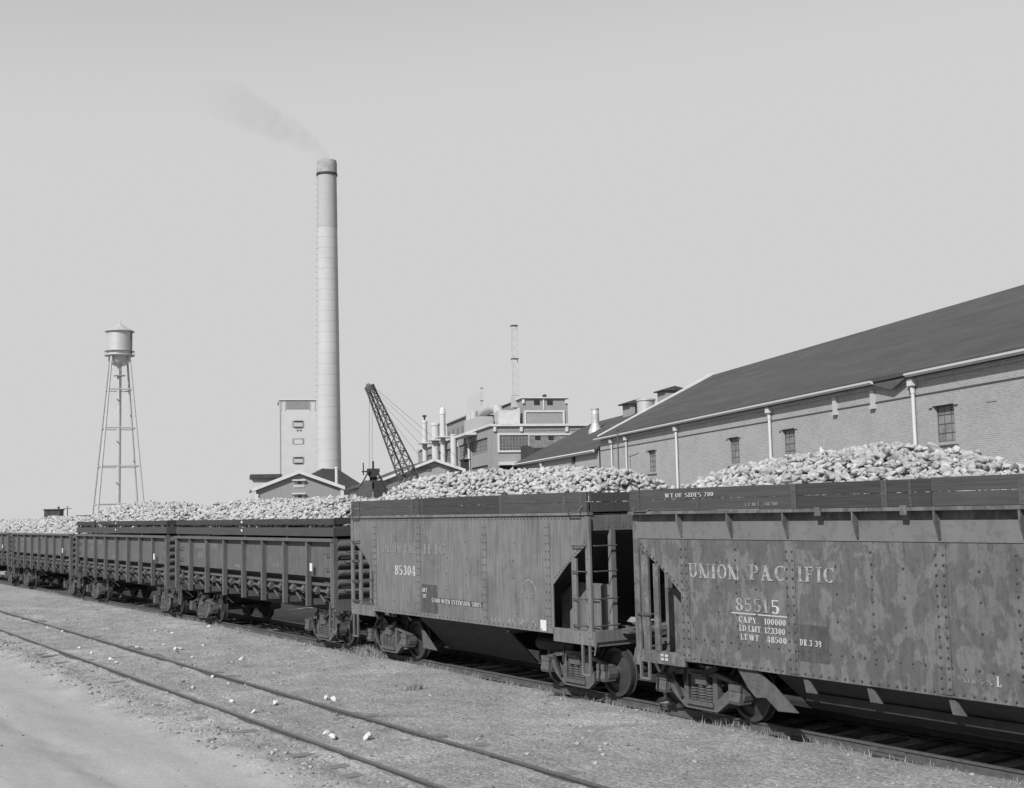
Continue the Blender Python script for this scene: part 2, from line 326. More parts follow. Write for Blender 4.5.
def lettering(par, text, x0, x1, z0, h, m, y=-1.5, name='lettering', label=None):
    tot = sum(GL[c][0]+.08 for c in text)-.08; k = (x1-x0)/tot; mb = MB(); x = x0; th = .085
    def q(pts): mb.poly([(x+a*k, z0+b*h) for a, b in pts], 'y', y, y-.004)
    lay = 0
    for c in text:
        wd, st = GL[c]
        for e in st:
            lay += 1; y2 = y-.0011*(lay % 5)
            def q(pts): mb.poly([(x+a*k, z0+b*h) for a, b in pts], 'y', y2+.002, y2-.003)
            if e[0] == 'v':
                _, a, b0, b1, s, wv = e; q([(a-wv/2, b0), (a+wv/2, b0), (a+wv/2, b1), (a-wv/2, b1)])
                y2 -= .0006
                if 'b' in s: q([(a-wv/2-.1, 0), (a+wv/2+.1, 0), (a+wv/2+.1, .07), (a-wv/2-.1, .07)])
                if 't' in s: q([(a-wv/2-.1, .93), (a+wv/2+.1, .93), (a+wv/2+.1, 1), (a-wv/2-.1, 1)])
            elif e[0] == 'h': q([(e[1], e[3]-th/2), (e[2], e[3]-th/2), (e[2], e[3]+th/2), (e[1], e[3]+th/2)])
            elif e[0] == 'd': _, a0, b0, a1, b1, wv = e; q([(a0-wv/2, b0), (a0+wv/2, b0), (a1+wv/2, b1), (a1-wv/2, b1)])
            else:
                _, cx, cy, rx, ry, a0, a1 = e; n = 14
                for i in range(n):
                    P = []
                    for aa in (a0+(a1-a0)*i/n, a0+(a1-a0)*(i+1)/n):
                        r = math.radians(aa); P.append(((cx+rx*math.cos(r), cy+ry*math.sin(r)), (cx+(rx-.2)*math.cos(r), cy+(ry-.085)*math.sin(r))))
                    q([P[0][0], P[1][0], P[1][1], P[0][1]])
        x += (wd+.08)*k
    return mb.build(name, m, par, label=label)
# ------------------------------------------------------------------ bogie
def make_bogie(par, x):
    b = bpy.data.objects.new('bogie', None); col.objects.link(b); b.parent = par; b.location = (x, 0, 0); b.empty_display_size = .3
    for ax in (-.84, .84):
        w_ = MB()
        for s in (-1, 1):
            pr = [(.05,-.02),(.12,.0),(.13,.08),(.30,.05),(.355,.0),(.445,-.005),(.45,.02),(.425,.03),(.42,.13),(.36,.13),(.34,.08),(.14,.13),(.12,.17),(.05,.17)]
            w_.lathe([(r, s*(.70+h)) for r, h in pr], (ax, 0, .42), 28, 'y')
        w_.tube((ax, -1.0, .42), (ax, 1.0, .42), .07, n=12)
        w_.build('wheelset', M['wheel'], b, smooth=35)
    for s in (-1, 1):
        y0, y1 = s*.98, s*1.08
        f = MB()
        f.poly([(-.96,.57),(-.55,.66),(-.30,.72),(.30,.72),(.55,.66),(.96,.57),(.96,.51),(.62,.585),(.36,.63),(-.36,.63),(-.62,.585),(-.96,.51)], 'y', y0, y1)
        f.poly([(-.80,.47),(-.70,.52),(-.52,.40),(-.30,.22),(.30,.22),(.52,.40),(.70,.52),(.80,.47),(.62,.28),(.36,.10),(-.36,.10),(-.62,.28)], 'y', y0, y1)
        for c in (-.33, .33): f.box(c-.05, c+.05, min(y0, y1)-.002, max(y0, y1)+.002, .15, .70)
        f.box(-.30, .30, min(y0, y1)-.04, max(y0, y1)+.03, .17, .235)
        f.build('side_frame', M['cast'], b)
        sp = MB()
        for c in (-.17, 0.0, .17):
            sp.tube((c, s*1.03, .235), (c, s*1.03, .50), .045, n=8)
            for k in range(6): sp.tube((c, s*1.03, .245+k*.043), (c, s*1.03, .27+k*.043), .075, n=10)
        sp.build('spring', M['cast'], b)
        for ax in (-.84, .84):
            jb = MB(); a, c = (s*.93, s*1.22)
            jb.poly([(a, .29), (c-s*.05, .29), (c-s*.03, .34), (c-s*.08, .54), (c-s*.11, .56), (a, .56)], 'x', ax-.115, ax+.115)
            jb.box(ax-.125, ax+.125, min(c-s*.10, c-s*.05), max(c-s*.10, c-s*.05), .49, .58)
            jb.tube((ax, s*.9, .42), (ax, s*1.1, .42), .15, n=12)
            jb.build('journal_box', M['cast'], b)
    for s in (-1, 1):
        MB().bar((-.62, s*1.12, .62), (-.40, s*1.12, .26), .03, .05).bar((.62, s*.9, .80), (.30, s*.9, .40), .04, .05).bar((-.9, s*.86, .20), (.9, s*.86, .24), .025, .03).tube((-.36, s*1.1, .5), (-.30, s*1.1, .98), .02).bar((.1, s*1.13, .66), (.45, s*1.13, .80), .03, .08).build('brake_rigging', M['under'], b)
    MB().box(-.17, .17, -1.12, 1.12, .5, .66).box(-.1, .1, -.6, .6, .66, .8).build('bolster', M['cast'], b)
    br = MB()
    for s in (-1, 1):
        br.bar((s*.36, -.9, .42), (s*.36, .9, .42), .07, .09)
        for yy in (-.76, .76): br.box(s*.36-.03, s*.36+.06, yy-.05, yy+.05, .28, .56)
    br.build('brake_beam', M['under'], b)
    return b
def coupler(par, x, s):
    m = MB(); m.box(min(x-s*.3, x+s*.35), max(x-s*.3, x+s*.35), -.09, .09, .78, .95)
    xa_, xb = x+s*.3, x+s*.58
    m.box(min(xa_, xb), max(xa_, xb), -.17, .16, .74, 1.0); m.box(min(xb, xb+s*.09), max(xb, xb+s*.09), .0, .16, .76, .98)
    m.build('coupler', M['cast'], par)
    MB().tube((x+s*.12, -.3, .75), (x+s*.42, -.33, .42), .03).build('air_hose', M['dark'], par)
def u_step(par, x, y, z0, z1, w_=.24, m_='steelA'):
    MB().box(x-w_/2, x-w_/2+.035, y-.01, y+.03, z0, z1).box(x+w_/2-.035, x+w_/2, y-.01, y+.03, z0, z1).box(x-w_/2, x+w_/2, y-.012, y+.032, z0-.03, z0).build('stirrup_step', M[m_], par)
def grab(par, p0, p1, off, m_='steelA', r=.012):
    p0 = Vector(p0); p1 = Vector(p1); o = Vector(off)
    MB().tube(p0+o, p1+o, r, n=6).tube(p0, p0+o*1.05, r, n=6).tube(p1, p1+o*1.05, r, n=6).build('grab_iron', M[m_], par)
# ------------------------------------------------------------------ high sided hopper car
def hopper(tc_, label, kind):
    A = kind == 'A'; st = M['steelA'] if A else M['steelB']; zb = 1.08 if A else .90; zt = 3.17
    ys = -1.5 if A else -1.47
    c = empty('freight_car', w1(tc_, 14.0025), R1, label, 'freight car', 'freight cars coupled in one train')
    for s in (-1, 1):
        y0 = s*abs(ys); y1 = y0-s*.02
        mb = MB()
        mb.poly([(-4.6,zt),(-4.6,2.70),(-3.98,2.31),(-3.52,1.93),(-3.52,zb),(3.52,zb),(3.52,1.93),(3.98,2.31),(4.6,2.70),(4.6,zt)], 'y', y0, y1)
        nr = (0, s, 0)
        if A:
            for x in (-3.42, -1.38, 1.25, 3.38):
                mb.box(x-.075, x+.075, min(y0, y0+s*.012), max(y0, y0+s*.012), zb+.09, zt-.14)
                P = []
                for dx in (-.048, .048): P += [(x+dx, y0+s*.012, z) for z in np.arange(zb+.14, zt-.16, .145)]
                mb.rivets(P, nr, .018, .012)
            P = [(x, y0, zt-.055) for x in np.arange(-4.5, 4.55, .11)]+[(x, y0+s*.012, zb+.045) for x in np.arange(-3.4, 3.45, .16)]
            for x in (-2.5, -.2, .55, 2.3): P += [(x+random.uniform(-.06, .06), y0, z) for z in np.arange(1.35, 3.0, .33)]
            for k in range(14): a = (k/14); P += [(3.6+a*.95, y0, 2.07+a*.68), (-3.6-a*.95, y0, 2.07+a*.68)]
            mb.rivets(P, nr, .017, .012)
            mb.box(-3.5, 3.5, min(y0, y0+s*.012), max(y0, y0+s*.012), zb-.01, zb+.085)
        else:
            for x in (-3.42, -1.22, 1.26, 3.38):
                mb.box(x-.09, x+.09, min(y0, y0+s*.014), max(y0, y0+s*.014), zb+.03, 2.76)
                P = []
                for dx in (-.055, .055): P += [(x+dx, y0+s*.014, z) for z in np.arange(zb+.1, 2.75, .125)]
                mb.rivets(P, nr, .02, .016)
            P = [(x, y0, zb+.05) for x in np.arange(-3.4, 3.45, .14)]+[(x, y0, zb+.36) for x in np.arange(-3.4, 3.45, .19)]
            for x in (-2.3, .2, 2.3): P += [(x, y0, z) for z in np.arange(zb+.3, 2.7, .16)]
            for x in (-2.7, -1.9, -.4, .7, 1.8): P += [(x, y0, z) for z in np.arange(1.7, 2.75, .37)]
            for k in range(12): a = (k/12); P += [(3.6+a*.95, y0, 2.07+a*.68), (-3.6-a*.95, y0, 2.07+a*.68)]
            mb.rivets(P, nr, .02, .016)
        lab = {1: 'far side sheet of the car', -1: None}[s]
        mb.build('side_sheet', st, c, label=lab)
        # top flange
        if A: MB().box(-4.62, 4.62, min(y0-s*.1, y0+s*.035), max(y0-s*.1, y0+s*.035), zt+.002, zt+.05).build('top_flange', st, c)
        else:
            MB().box(-4.62, 4.62, min(y0-s*.05, y0+s*.13), max(y0-s*.05, y0+s*.13), zt+.002, zt+.05).build('top_flange', st, c)
            MB().box(-4.6, 4.6, min(y0, y0+s*.012), max(y0, y0+s*.012), 2.78, 3.05).build('top_band', M['bandB'], c)
            for x in (-3.44, -2.33, -1.22, .02, 1.29, 2.45, 3.5):
                MB().poly([(y0+s*.012, 2.82), (y0+s*.04, 2.82), (y0+s*.125, 3.05), (y0+s*.125, zt), (y0+s*.012, zt)], 'x', x-.012, x+.012).build('gusset', st, c)
            for x in (.86, -.55, 2.9): MB().box(x-.05, x+.05, min(y0+s*.131, y0+s*.15), max(y0+s*.131, y0+s*.15), zt-.05, zt+.07).build('clip', st, c)
        yb = y0+s*(.02 if A else .1)
        # boards
        segs = [(-4.6, -1.35), (-1.34, 1.9), (1.91, 4.6)] if A else [(-4.6, -.95), (-.94, 1.25), (1.26, 4.6)]
        for i, (a, b_) in enumerate(segs):
            for z0, z1 in ((zt+.055, zt+.229), (zt+.235, 3.575)):
                j = random.uniform(-.006, .006)
                MB().box(a, b_, min(yb, yb-s*.05)+j, max(yb, yb-s*.05)+j, z0, z1+(random.uniform(-.008, .008) if z1 > 3.5 else 0)).build('side_board', M['plank' if (i+int(z0*10)) % 2 else 'plankL'], c)
        for x in ((-4.2, -1.6, -1.15, 1.9, 3.95, 4.45) if A else (-4.35, -2.95, -1.0, .55, .95, 2.5, 4.35)):
            wv = .09 if int(x*7) % 2 else .035
            bm_ = MB().box(x-wv/2, x+wv/2, min(yb, yb+s*.012), max(yb, yb+s*.012), zt+.055, 3.57)
            bm_.rivets([(x, yb+s*.012, z) for z in (zt+.1, zt+.2, zt+.29, zt+.37)], nr, .011); bm_.build('board_strap', M['metal_strap'], c)
        # sill and posts at both ends
        for e in (-1, 1):
            xs = sorted((e*3.50, e*4.66)); MB().box(xs[0], xs[1], min(y0, y0-s*.05), max(y0, y0-s*.05), zb-.14 if A else zb-.1, zb+.1).rivets([(e*x, y0, zb+.03) for x in (3.7, 4.0, 4.3, 4.55)], nr).build('side_sill', st, c)
            P = [(4.58, .13, zb-.02, 3.15)]+([(4.17, .13, zb+.1, 2.42)] if A else [(4.37, .15, zb+.1, 2.52), (4.11, .12, zb+.1, 2.38)])
            for x, wv, z0, z1 in P:
                q = MB().box(e*x-wv/2, e*x+wv/2, min(y0+s*.011, y0-s*.03), max(y0+s*.011, y0-s*.03), z0, z1)
                q.rivets([(e*x, y0+s*.011, z) for z in np.arange(z0+.1, z1, .25)], nr, .012); q.build('side_post', st, c)
            for z in ((1.27, 1.73, 2.2, 2.64) if A else (1.58,)): grab(c, (e*4.17, y0, z), (e*4.55, y0, z), (0, s*.06, 0), 'metal_strap')
            u_step(c, e*4.45, y0, .45 if A else .55, .98 if A else .82, m_='steelA')
    for e in (-1, 1):
        xe = e*4.6
        b0, b1 = sorted((xe, xe-e*.02))
        MB().box(b0, b1, -1.49, 1.49, 2.90, 3.17).rivets([(xe, y, 2.95) for y in np.arange(-1.4, 1.45, .17)], (e, 0, 0)).build('end_sheet', st, c)
        b2, b3 = sorted((xe, xe-e*.05))
        for z0, z1 in ((3.225, 3.395), (3.405, 3.56)): MB().box(b2, b3, -1.42, 1.42, z0, z1).build('end_board', M['plankL'], c)
        MB().add([(xe-e*.02, -1.45, 2.9), (xe-e*.02, 1.45, 2.9), (e*1.9, 1.45, .98), (e*1.9, -1.45, .98), (xe-e*.02, -1.45, 2.86), (xe-e*.02, 1.45, 2.86), (e*1.9, 1.45, .94), (e*1.9, -1.45, .94)],
                 [(0,1,2,3),(7,6,5,4),(0,4,5,1),(2,6,7,3),(0,3,7,4),(1,5,6,2)]).build('slope_sheet', M['dark'], c)
        for y in ((-.98, -.3, .3, .98) if A else (-.3, .3)): MB().cbox((xe-e*.01, y, (2.92+zb)/2), (.09, .1, 2.92-zb)).build('end_post', st, c)
        for z in ((1.27, 1.73, 2.2, 2.64) if A else ()): grab(c, (xe+e*.03, -1.42, z), (xe+e*.03, -.95, z), (e*.06, 0, 0), 'metal_strap')
        # plate standing along the car under the slope sheet, and deck
        x0, x1 = sorted((e*3.0, e*4.5)); xt = e*3.4
        MB().poly([(x0, zb), (x1, zb), (x1, 1.95), (xt if e > 0 else -3.4, 1.95), (x0, 1.7)] if e > 0 else [(x0, zb), (x1, zb), (x1, 1.7), (-3.4, 1.95), (x0, 1.95)], 'y', -.90, -.94).build('web_plate', st, c)
        for x in (3.55, 3.9, 4.25)[:3 if A else 1]: MB().cbox((e*x, -.97, (zb+1.95)/2), (.04, .05, 1.9-zb)).build('web_stiffener', M['dark'] if x == 3.95 else st, c)
        d0, d1 = sorted((e*3.3, e*4.62)); MB().box(d0, d1, -1.44, 1.44, zb-.02, zb+.03).build('end_deck', st, c)
        f0, f1 = sorted((e*4.56, e*4.68)); MB().box(f0, f1, -1.48, 1.48, zb-.16, zb+.1).build('end_sill', st, c)
        MB().tube((xe+e*.09, -1.45, 1.0), (xe+e*.09, -.2, 1.0), .016).tube((xe+e*.09, -1.45, 1.0), (xe+e*.09, -1.5, .78), .016).build('uncoupling_lever', M['cast'], c)
        MB().tube((e*3.1, -.75, zb+.13), (e*4.95, -.6, zb+.10), .022).tube((e*3.4, -.45, zb+.20), (e*5.0, -.3, zb+.08), .03).build('brake_pipe', M['metal_strap'], c)
        MB().poly([(xe+e*.0, .96), (xe+e*.32, 1.02), (xe+e*.32, 1.10), (xe, 1.12)], 'y', -.26, .26).build('striker_casting', M['cast'], c)
        MB().tube((e*4.0, -1.49, 3.3), (e*4.16, -1.62, 3.22), .012).tube((e*4.16, -1.62, 3.22), (e*4.45, -1.62, 3.22), .012).tube((e*4.45, -1.62, 3.22), (e*4.5, -1.52, 3.34), .012).build('board_hook', M['cast'], c)
        coupler(c, xe, e); make_bogie(c, e*3.58)
        u0, u1 = sorted((e*4.7, e*4.9)); MB().box(u0, u1, -.9, .2, 1.12, 1.15).build('brake_step', M['cast'], c)
        MB().tube((e*4.74, .55, .9), (e*4.74, .55, 2.9), .018).lathe([(.15, 0), (.17, .015), (.15, .03)], (e*4.74, .55, 2.9), 16).build('brake_shaft', M['dark'], c)
    # underframe: centre sill, slanted discharge doors and chutes
    MB().box(-4.6, 4.6, -.2, .2, .62, .98).build('centre_sill', M['under'], c)
    for s in (-1, 1):
        MB().add([(-1.7, s*1.38, zb), (3.0 if not A else 1.7, s*1.38, zb), (3.0 if not A else 1.7, s*.6, .30), (-1.7, s*.6, .30), (-1.7, s*1.34, zb), (3.0 if not A else 1.7, s*1.34, zb), (3.0 if not A else 1.7, s*.56, .30), (-1.7, s*.56, .30)],
                 [(0,1,2,3),(7,6,5,4),(0,4,5,1),(2,6,7,3),(0,3,7,4),(1,5,6,2)]).build('discharge_door', M['under'], c)
        if A:
            MB().poly([(-1.98, .80), (-1.88, .34), (-1.30, .33)], 'y', s*1.12, s*1.14).build('chute_plate', M['cast'], c)
            MB().tube((2.1, s*.8, .75), (3.3, s*.8, .75), .13, n=14).build('brake_cylinder', M['under'], c)
        else:
            MB().poly([(-2.42, .90), (-2.0, .87), (-1.68, .70), (-1.25, .38), (-1.62, .36), (-1.85, .52), (-2.05, .50), (-2.2, .62)], 'y', s*1.38, s*1.41).rivets([(x, s*1.41, z) for x, z in ((-2.2, .8), (-2.1, .74), (-2.0, .68), (-1.98, .8))], (0, s, 0)).build('chute_plate', M['cast'], c)
            for x in (-1.0, .1, 1.35, 2.5): MB().poly([(x-.1, .86), (x-.02, .87), (x+.13, .69), (x-.06, .69)], 'y', s*1.4, s*1.43).build('hanger_plate', M['cast'], c)
            MB().box(-1.4, 3.1, min(s*1.0, s*1.06), max(s*1.0, s*1.06), .50, .62).build('door_beam', M['under'], c)
    for x in (-1.7, 1.7): MB().box(x-.03, x+.03, -.55, .55, .35, zb).build('hopper_bulkhead', M['under'], c)
    MB().box(-4.55, 4.55, -1.44, 1.44, 2.95, 3.0).build('load_floor', M['dark'], c)
    # writing
    if A:
        L = lambda t, x0, x1, z, h, m: lettering(c, t, x0, x1, z, h, m, y=-1.503)
        MB().box(-1.27, -.62, -1.505, -1.5005, 1.15, 1.76).build('paint_patch', M['patch'], c)
        MB().box(-1.27, 1.15, -1.506, -1.5005, 1.39, 1.54).build('paint_patch', M['patch'], c) if False else None
        L('UNION', -3.12, -2.15, 2.40, .21, M['ghost']); L('PAC', -2.0, -1.5, 2.40, .21, M['ghost']); L('IFIC', -1.2, -.22, 2.40, .21, M['ghost']); L('IFIC', -.58, -.05, 2.40, .22, M['faint']) if False else None
        L('85304', -2.47, -1.52, 1.92, .21, M['paint'])
        lettering(c, 'LWT', -1.25, -1.03, 1.60, .085, M['paint'], y=-1.508); lettering(c, 'OC', -1.22, -1.05, 1.475, .085, M['paint'], y=-1.508)
        MB().box(-.60, 1.14, -1.504, -1.5005, 1.39, 1.50).build('paint_patch', M['patch'], c)
        L('57400 WITH EXTENSION SIDES', -.85, 1.10, 1.40, .085, M['paint'])
        L('NO.39', 1.45, 1.8, 1.16, .06, M['faint']); L('RX 50-2 27', 2.05, 3.0, 1.15, .10, M['faint'])
        ar = MB()
        for i in range(12):
            a0, a1 = math.pi*i/12, math.pi*(i+1)/12
            ar.bar((2.75+.24*math.cos(a0), -1.503, 1.75+.24*math.sin(a0)), (2.75+.24*math.cos(a1), -1.503, 1.75+.24*math.sin(a1)), .004, .012)
        ar.build('faint_emblem', M['faint'], c); L('RTE', 2.62, 2.88, 1.80, .06, M['ghost']); L('LINE', 2.6, 2.9, 1.66, .06, M['ghost'])
        MB().box(3.12, 3.30, -1.515, -1.502, 1.10, 1.29).build('route_card', M['card'], c)
    else:
        L = lambda t, x0, x1, z, h, m, y=-1.474: lettering(c, t, x0, x1, z, h, m, y=y)
        L('UNION', -3.33, -2.22, 2.19, .22, M['faint']); L('PAC', -2.03, -1.30, 2.20, .22, M['faint']); L('IFIC', -1.10, -.42, 2.21, .21, M['faint'])
        MB().box(-1.11, -.58, -1.4735, -1.4705, 1.12, 1.62).build('paint_patch', M['patch'], c)
        L('8551', -2.33, -1.66, 1.74, .19, M['faint']); L('5', -1.62, -1.44, 1.73, .20, M['paint'])
        MB().box(-2.42, -1.30, -1.475, -1.4705, 1.695, 1.712).build('underline', M['paint'], c)
        L('CAPY.', -2.27, -1.86, 1.575, .085, M['paint']); L('100000', -1.76, -1.34, 1.575, .085, M['paint'])
        L('LD.LMT.', -2.27, -1.80, 1.45, .085, M['paint']); L('123300', -1.76, -1.36, 1.45, .085, M['paint'])
        L('LT.WT.', -2.25, -1.84, 1.325, .085, M['paint']); L('48500', -1.72, -1.34, 1.325, .085, M['paint'])
        L('DR.3 39', -1.09, -.70, 1.335, .085, M['paint'], -1.48); L('NEW 5-26', 1.5, 1.9, 1.10, .06, M['ghost']); L('L', 1.95, 2.02, 1.10, .12, M['paint'])
        L('WT.OF SIDES 700', -3.70, -2.6, 3.43, .065, M['paint'], -1.575); L('LT.WT. 48200', -1.95, -1.3, 3.27, .05, M['ghost'], -1.575)
        for dx in (0, .1):
            for dz in (0, .06): MB().box(-4.05+dx, -3.98+dx, -1.475, -1.4705, .86+dz, .90+dz).build('paint_mark', M['paint'], c)
    return c
TA, TB = -20.98, -10.55
carA = hopper(TA, 'grey steel hopper car lettered 85304, coupled between the ribbed cars and the blotchy nearest car', 'A')
carB = hopper(TB, 'nearest hopper car with blotchy peeling paint lettered UNION PACIFIC 85515', 'B')
# ------------------------------------------------------------------ ribbed gondola cars
def gondola(tc_, label, boards):
    st = M['steelG']
    c = empty('freight_car', w1(tc_, 14.0025), R1, label, 'freight car', 'freight cars coupled in one train')
    ribs = [-5.9, -4.6, -3.1, -1.58, -.05, 1.43, 2.92, 4.42, 5.9]
    for s in (-1, 1):
        y = s*1.38; y0, y1 = sorted((y, y-s*.02))
        MB().box(-5.95, 5.95, y0, y1, 1.72, 2.64).build('side_panel', st, c)
        a, b = sorted((s*1.36, s*1.52)); MB().box(-6, 6, a, b, 2.60, 2.68).build('top_chord', st, c)
        MB().add([(-5.9, s*1.37, 1.75), (5.9, s*1.37, 1.75), (5.9, s*.95, 1.33), (-5.9, s*.95, 1.33), (-5.9, s*1.35, 1.75), (5.9, s*1.35, 1.75), (5.9, s*.93, 1.33), (-5.9, s*.93, 1.33)],
                 [(0,1,2,3),(7,6,5,4),(0,4,5,1),(2,6,7,3),(0,3,7,4),(1,5,6,2)]).build('floor_slope', M['dark'], c)
        for i, x in enumerate(ribs):
            a, b = sorted((s*1.38, s*1.50)); q = MB().box(x-.048, x+.048, a, b, .97 if 0 < i < 8 else 1.1, 2.60)
            q.poly([(s*1.38, 1.15), (s*1.38, 1.0), (s*.5, .95), (s*.5, 1.15)], 'x', x-.012, x+.012); q.build('side_rib', st, c)
        MB().tube((-5.6, s*1.30, 1.36), (5.6, s*1.30, 1.36), .035, n=8).build('door_shaft', st, c)
        a, b = sorted((s*1.28, s*1.36)); MB().box(-5.8, 5.8, a, b, 1.50, 1.56).build('side_sill', st, c)
        for i in range(len(ribs)-1):
            xm = (ribs[i]+ribs[i+1])/2
            for dx in (-.38, .32):
                a, b = sorted((s*1.24, s*1.40))
                MB().box(xm+dx-.05, xm+dx+.05, a, b, 1.28, 1.48).bar((xm+dx, s*1.36, 1.36), (xm+dx+.14, s*1.2, 1.08), .05, .05).tube((xm+dx-.08, s*1.37, 1.37), (xm+dx+.1, s*1.37, 1.37), .075, n=8).build('door_latch', M['cast'] if i % 2 else st, c)
        if boards:
            for a_, b_ in ((-5.98, -.02), (0, 5.98)):
                a, b = sorted((s*1.47, s*1.42))
                j = random.uniform(-.012, .012); warp(MB().box(a_, b_, a, b, 2.74, 2.965+j).build('side_board', M['plankL'], c))
                if not (boards == 2 and a_ < -1): warp(MB().box(a_, b_, a, b, 3.045+j, 3.19+j).build('side_board', M['plank'], c), .004)
                else:
                    MB().box(-5.98, -3.1, a, b, 3.03, 3.18).build('side_board', M['plank'], c); MB().box(-2.5, -.02, a, b, 3.06, 3.19).build('side_board', M['plank'], c)
            for x in (-5.9, -3.0, -.03, 3.0, 5.9): a, b = sorted((s*1.421, s*1.36)); MB().box(x-.05, x+.05, a, b, 2.68, 3.18).build('board_stake', M['metal_strap'], c)
            if s < 0:
                for z in (2.84, 3.08): MB().box(-.17, -.06, -1.48, -1.471, z, z+.06).build('paint_mark', M['card'], c)
        for e in (-1, 1):
            for z in (1.25, 1.6, 1.95, 2.3): grab(c, (e*5.45, y, z), (e*5.8, y, z), (0, s*.1, 0), 'metal_strap')
            u_step(c, e*5.75, s*1.42, .5, 1.1, m_='steelG')
    for e in (-1, 1):
        xe = e*5.98; q = MB()
        n = 6; P = []
        for k in range(n):
            z0 = 1.28+k*.23
            for i in range(6): a = math.pi*i/6; P.append((xe+e*(.10*math.sin(a)), z0+.085-.085*math.cos(a)))
            P.append((xe, z0+.2))
        P.append((xe, 2.66)); back = [(xe-e*.03, 2.66), (xe-e*.03, 1.2)]
        pts = [(xe, 1.2)]+P+back
        m = MB(); nn = len(pts); vs = [(p[0], -1.38, p[1]) for p in pts]+[(p[0], 1.38, p[1]) for p in pts]
        m.add(vs, [tuple(range(nn)), tuple(range(2*nn-1, nn-1, -1))]+[(i, nn+i, nn+(i+1) % nn, (i+1) % nn) for i in range(nn)]); m.build('corrugated_end', st, c)
        a, b = sorted((xe-e*.1, xe+e*.05))
        for y in (-1.43, 1.43): MB().box(a, b, y-.06, y+.06, 1.0, 2.66).build('corner_post', st, c)
        a, b = sorted((xe-e*.12, xe+e*.07)); MB().box(a, b, -1.45, 1.45, .92, 1.2).build('end_sill', st, c)
        if boards:
            a, b = sorted((xe, xe-e*.05))
            MB().box(a, b, -1.42, 1.42, 2.74, 2.98).build('end_board', M['plankL'], c); MB().box(a, b, -1.42, 1.42, 3.03, 3.19).build('end_board', M['plank'], c)
        coupler(c, xe-e*.12, e); make_bogie(c, e*4.55)
        MB().tube((xe+e*.14, .6, 1.0), (xe+e*.14, .6, 3.0), .018).lathe([(.15, 0), (.17, .015), (.15, .03)], (xe+e*.14, .6, 3.0), 16).build('brake_shaft', M['dark'], c)
        for z in (1.5, 1.85, 2.2, 2.5): grab(c, (xe+e*.1, -1.3, z), (xe+e*.1, -.9, z), (e*.06, 0, 0), 'metal_strap')
    MB().box(-5.9, 5.9, -.25, .25, .72, 1.15).build('centre_sill', M['under'], c)
    MB().box(-5.9, 5.9, -.95, .95, 1.3, 1.36).build('floor', M['under'], c)
    MB().box(-5.9, 5.9, -1.34, 1.34, 2.5, 2.53).build('load_floor', M['dark'], c)
    MB().tube((-1.1, .55, .8), (.1, .55, .8), .16, n=14).build('air_reservoir', M['under'], c)
    MB().box(4.66, 4.80, -1.512, -1.50, 1.86, 2.06).build('route_card', M['card'], c)
    lettering(c, 'UNION', -4.3, -3.5, 2.3, .16, M['ghost'], y=-1.382); lettering(c, 'PAC', -2.8, -2.3, 2.3, .16, M['ghost'], y=-1.382)
    lettering(c, '500', -4.1, -3.7, 2.0, .16, M['ghost'], y=-1.382); lettering(c, 'CAPY. 100', -.9, -.1, 1.80, .09, M['faint'], y=-1.382); lettering(c, 'LT.WT.', 2.0, 2.6, 1.9, .09, M['ghost'], y=-1.382)
    return c
TG = (-32.65, -45.6, -58.55, -71.5)
gondola(TG[0], 'ribbed gondola car with two rows of boards on its sides, coupled behind hopper car 85304', 1)
gondola(TG[1], 'ribbed gondola car with a gap in its upper side board, second behind hopper car 85304', 2)
gondola(TG[2], 'ribbed gondola car without side boards, third behind hopper car 85304 near the left edge', 0)
gondola(TG[3], 'ribbed gondola car at the far end of the train, fourth behind hopper car 85304', 0)
# ------------------------------------------------------------------ sugar beets
def beet_shape(sub, seed):
    import bmesh
    b = bmesh.new(); bmesh.ops.create_icosphere(b, subdivisions=sub, radius=1)
    r = random.Random(seed); off = Vector((r.uniform(0, 50),)*3); sh = r.uniform(.5, .95)
    V = []; cuts = [(Vector((r.gauss(0, .5), r.gauss(0, 1), r.gauss(0, 1))).normalized(), r.uniform(.5, .85)) for _ in range(4)]
    for v in b.verts:
        p = v.co.copy(); x = p.x
        taper = 1-.6*max(0, x)**1.2*sh-.18*max(0, -x)**3
        if x < -.55: p.x = -.55-(abs(x)-.55)*.15        # topped crown
        for cn_, ch_ in cuts:
            e_ = p.dot(cn_)-ch_
            if e_ > 0: p -= cn_*(e_*.85)
        d = 1+.34*mnoise.noise(p*1.5+off)+.14*mnoise.noise(p*3.6+off)
        V.append((p.x*(1.35+.55*sh)*d+.1, p.y*taper*d*.9, p.z*taper*d*(.66+.24*sh)))
    Fc = [[v.index for v in f.verts] for f in b.faces]; b.free(); return np.array(V), np.array(Fc)
SH2 = [beet_shape(2, i) for i in range(6)]; SH3 = [beet_shape(3, i+20) for i in range(8)]
def rotm(n):
    yaw, pit, rol = rng.uniform(0, 6.283, n), rng.normal(0, .4, n), rng.uniform(0, 6.283, n); o = np.zeros(n); l = o+1
    Rz = np.stack([np.cos(yaw), -np.sin(yaw), o, np.sin(yaw), np.cos(yaw), o, o, o, l], -1).reshape(n, 3, 3)
    Ry = np.stack([np.cos(pit), o, np.sin(pit), o, l, o, -np.sin(pit), o, np.cos(pit)], -1).reshape(n, 3, 3)
    Rx = np.stack([l, o, o, o, np.cos(rol), -np.sin(rol), o, np.sin(rol), np.cos(rol)], -1).reshape(n, 3, 3)
    return Rz @ Ry @ Rx
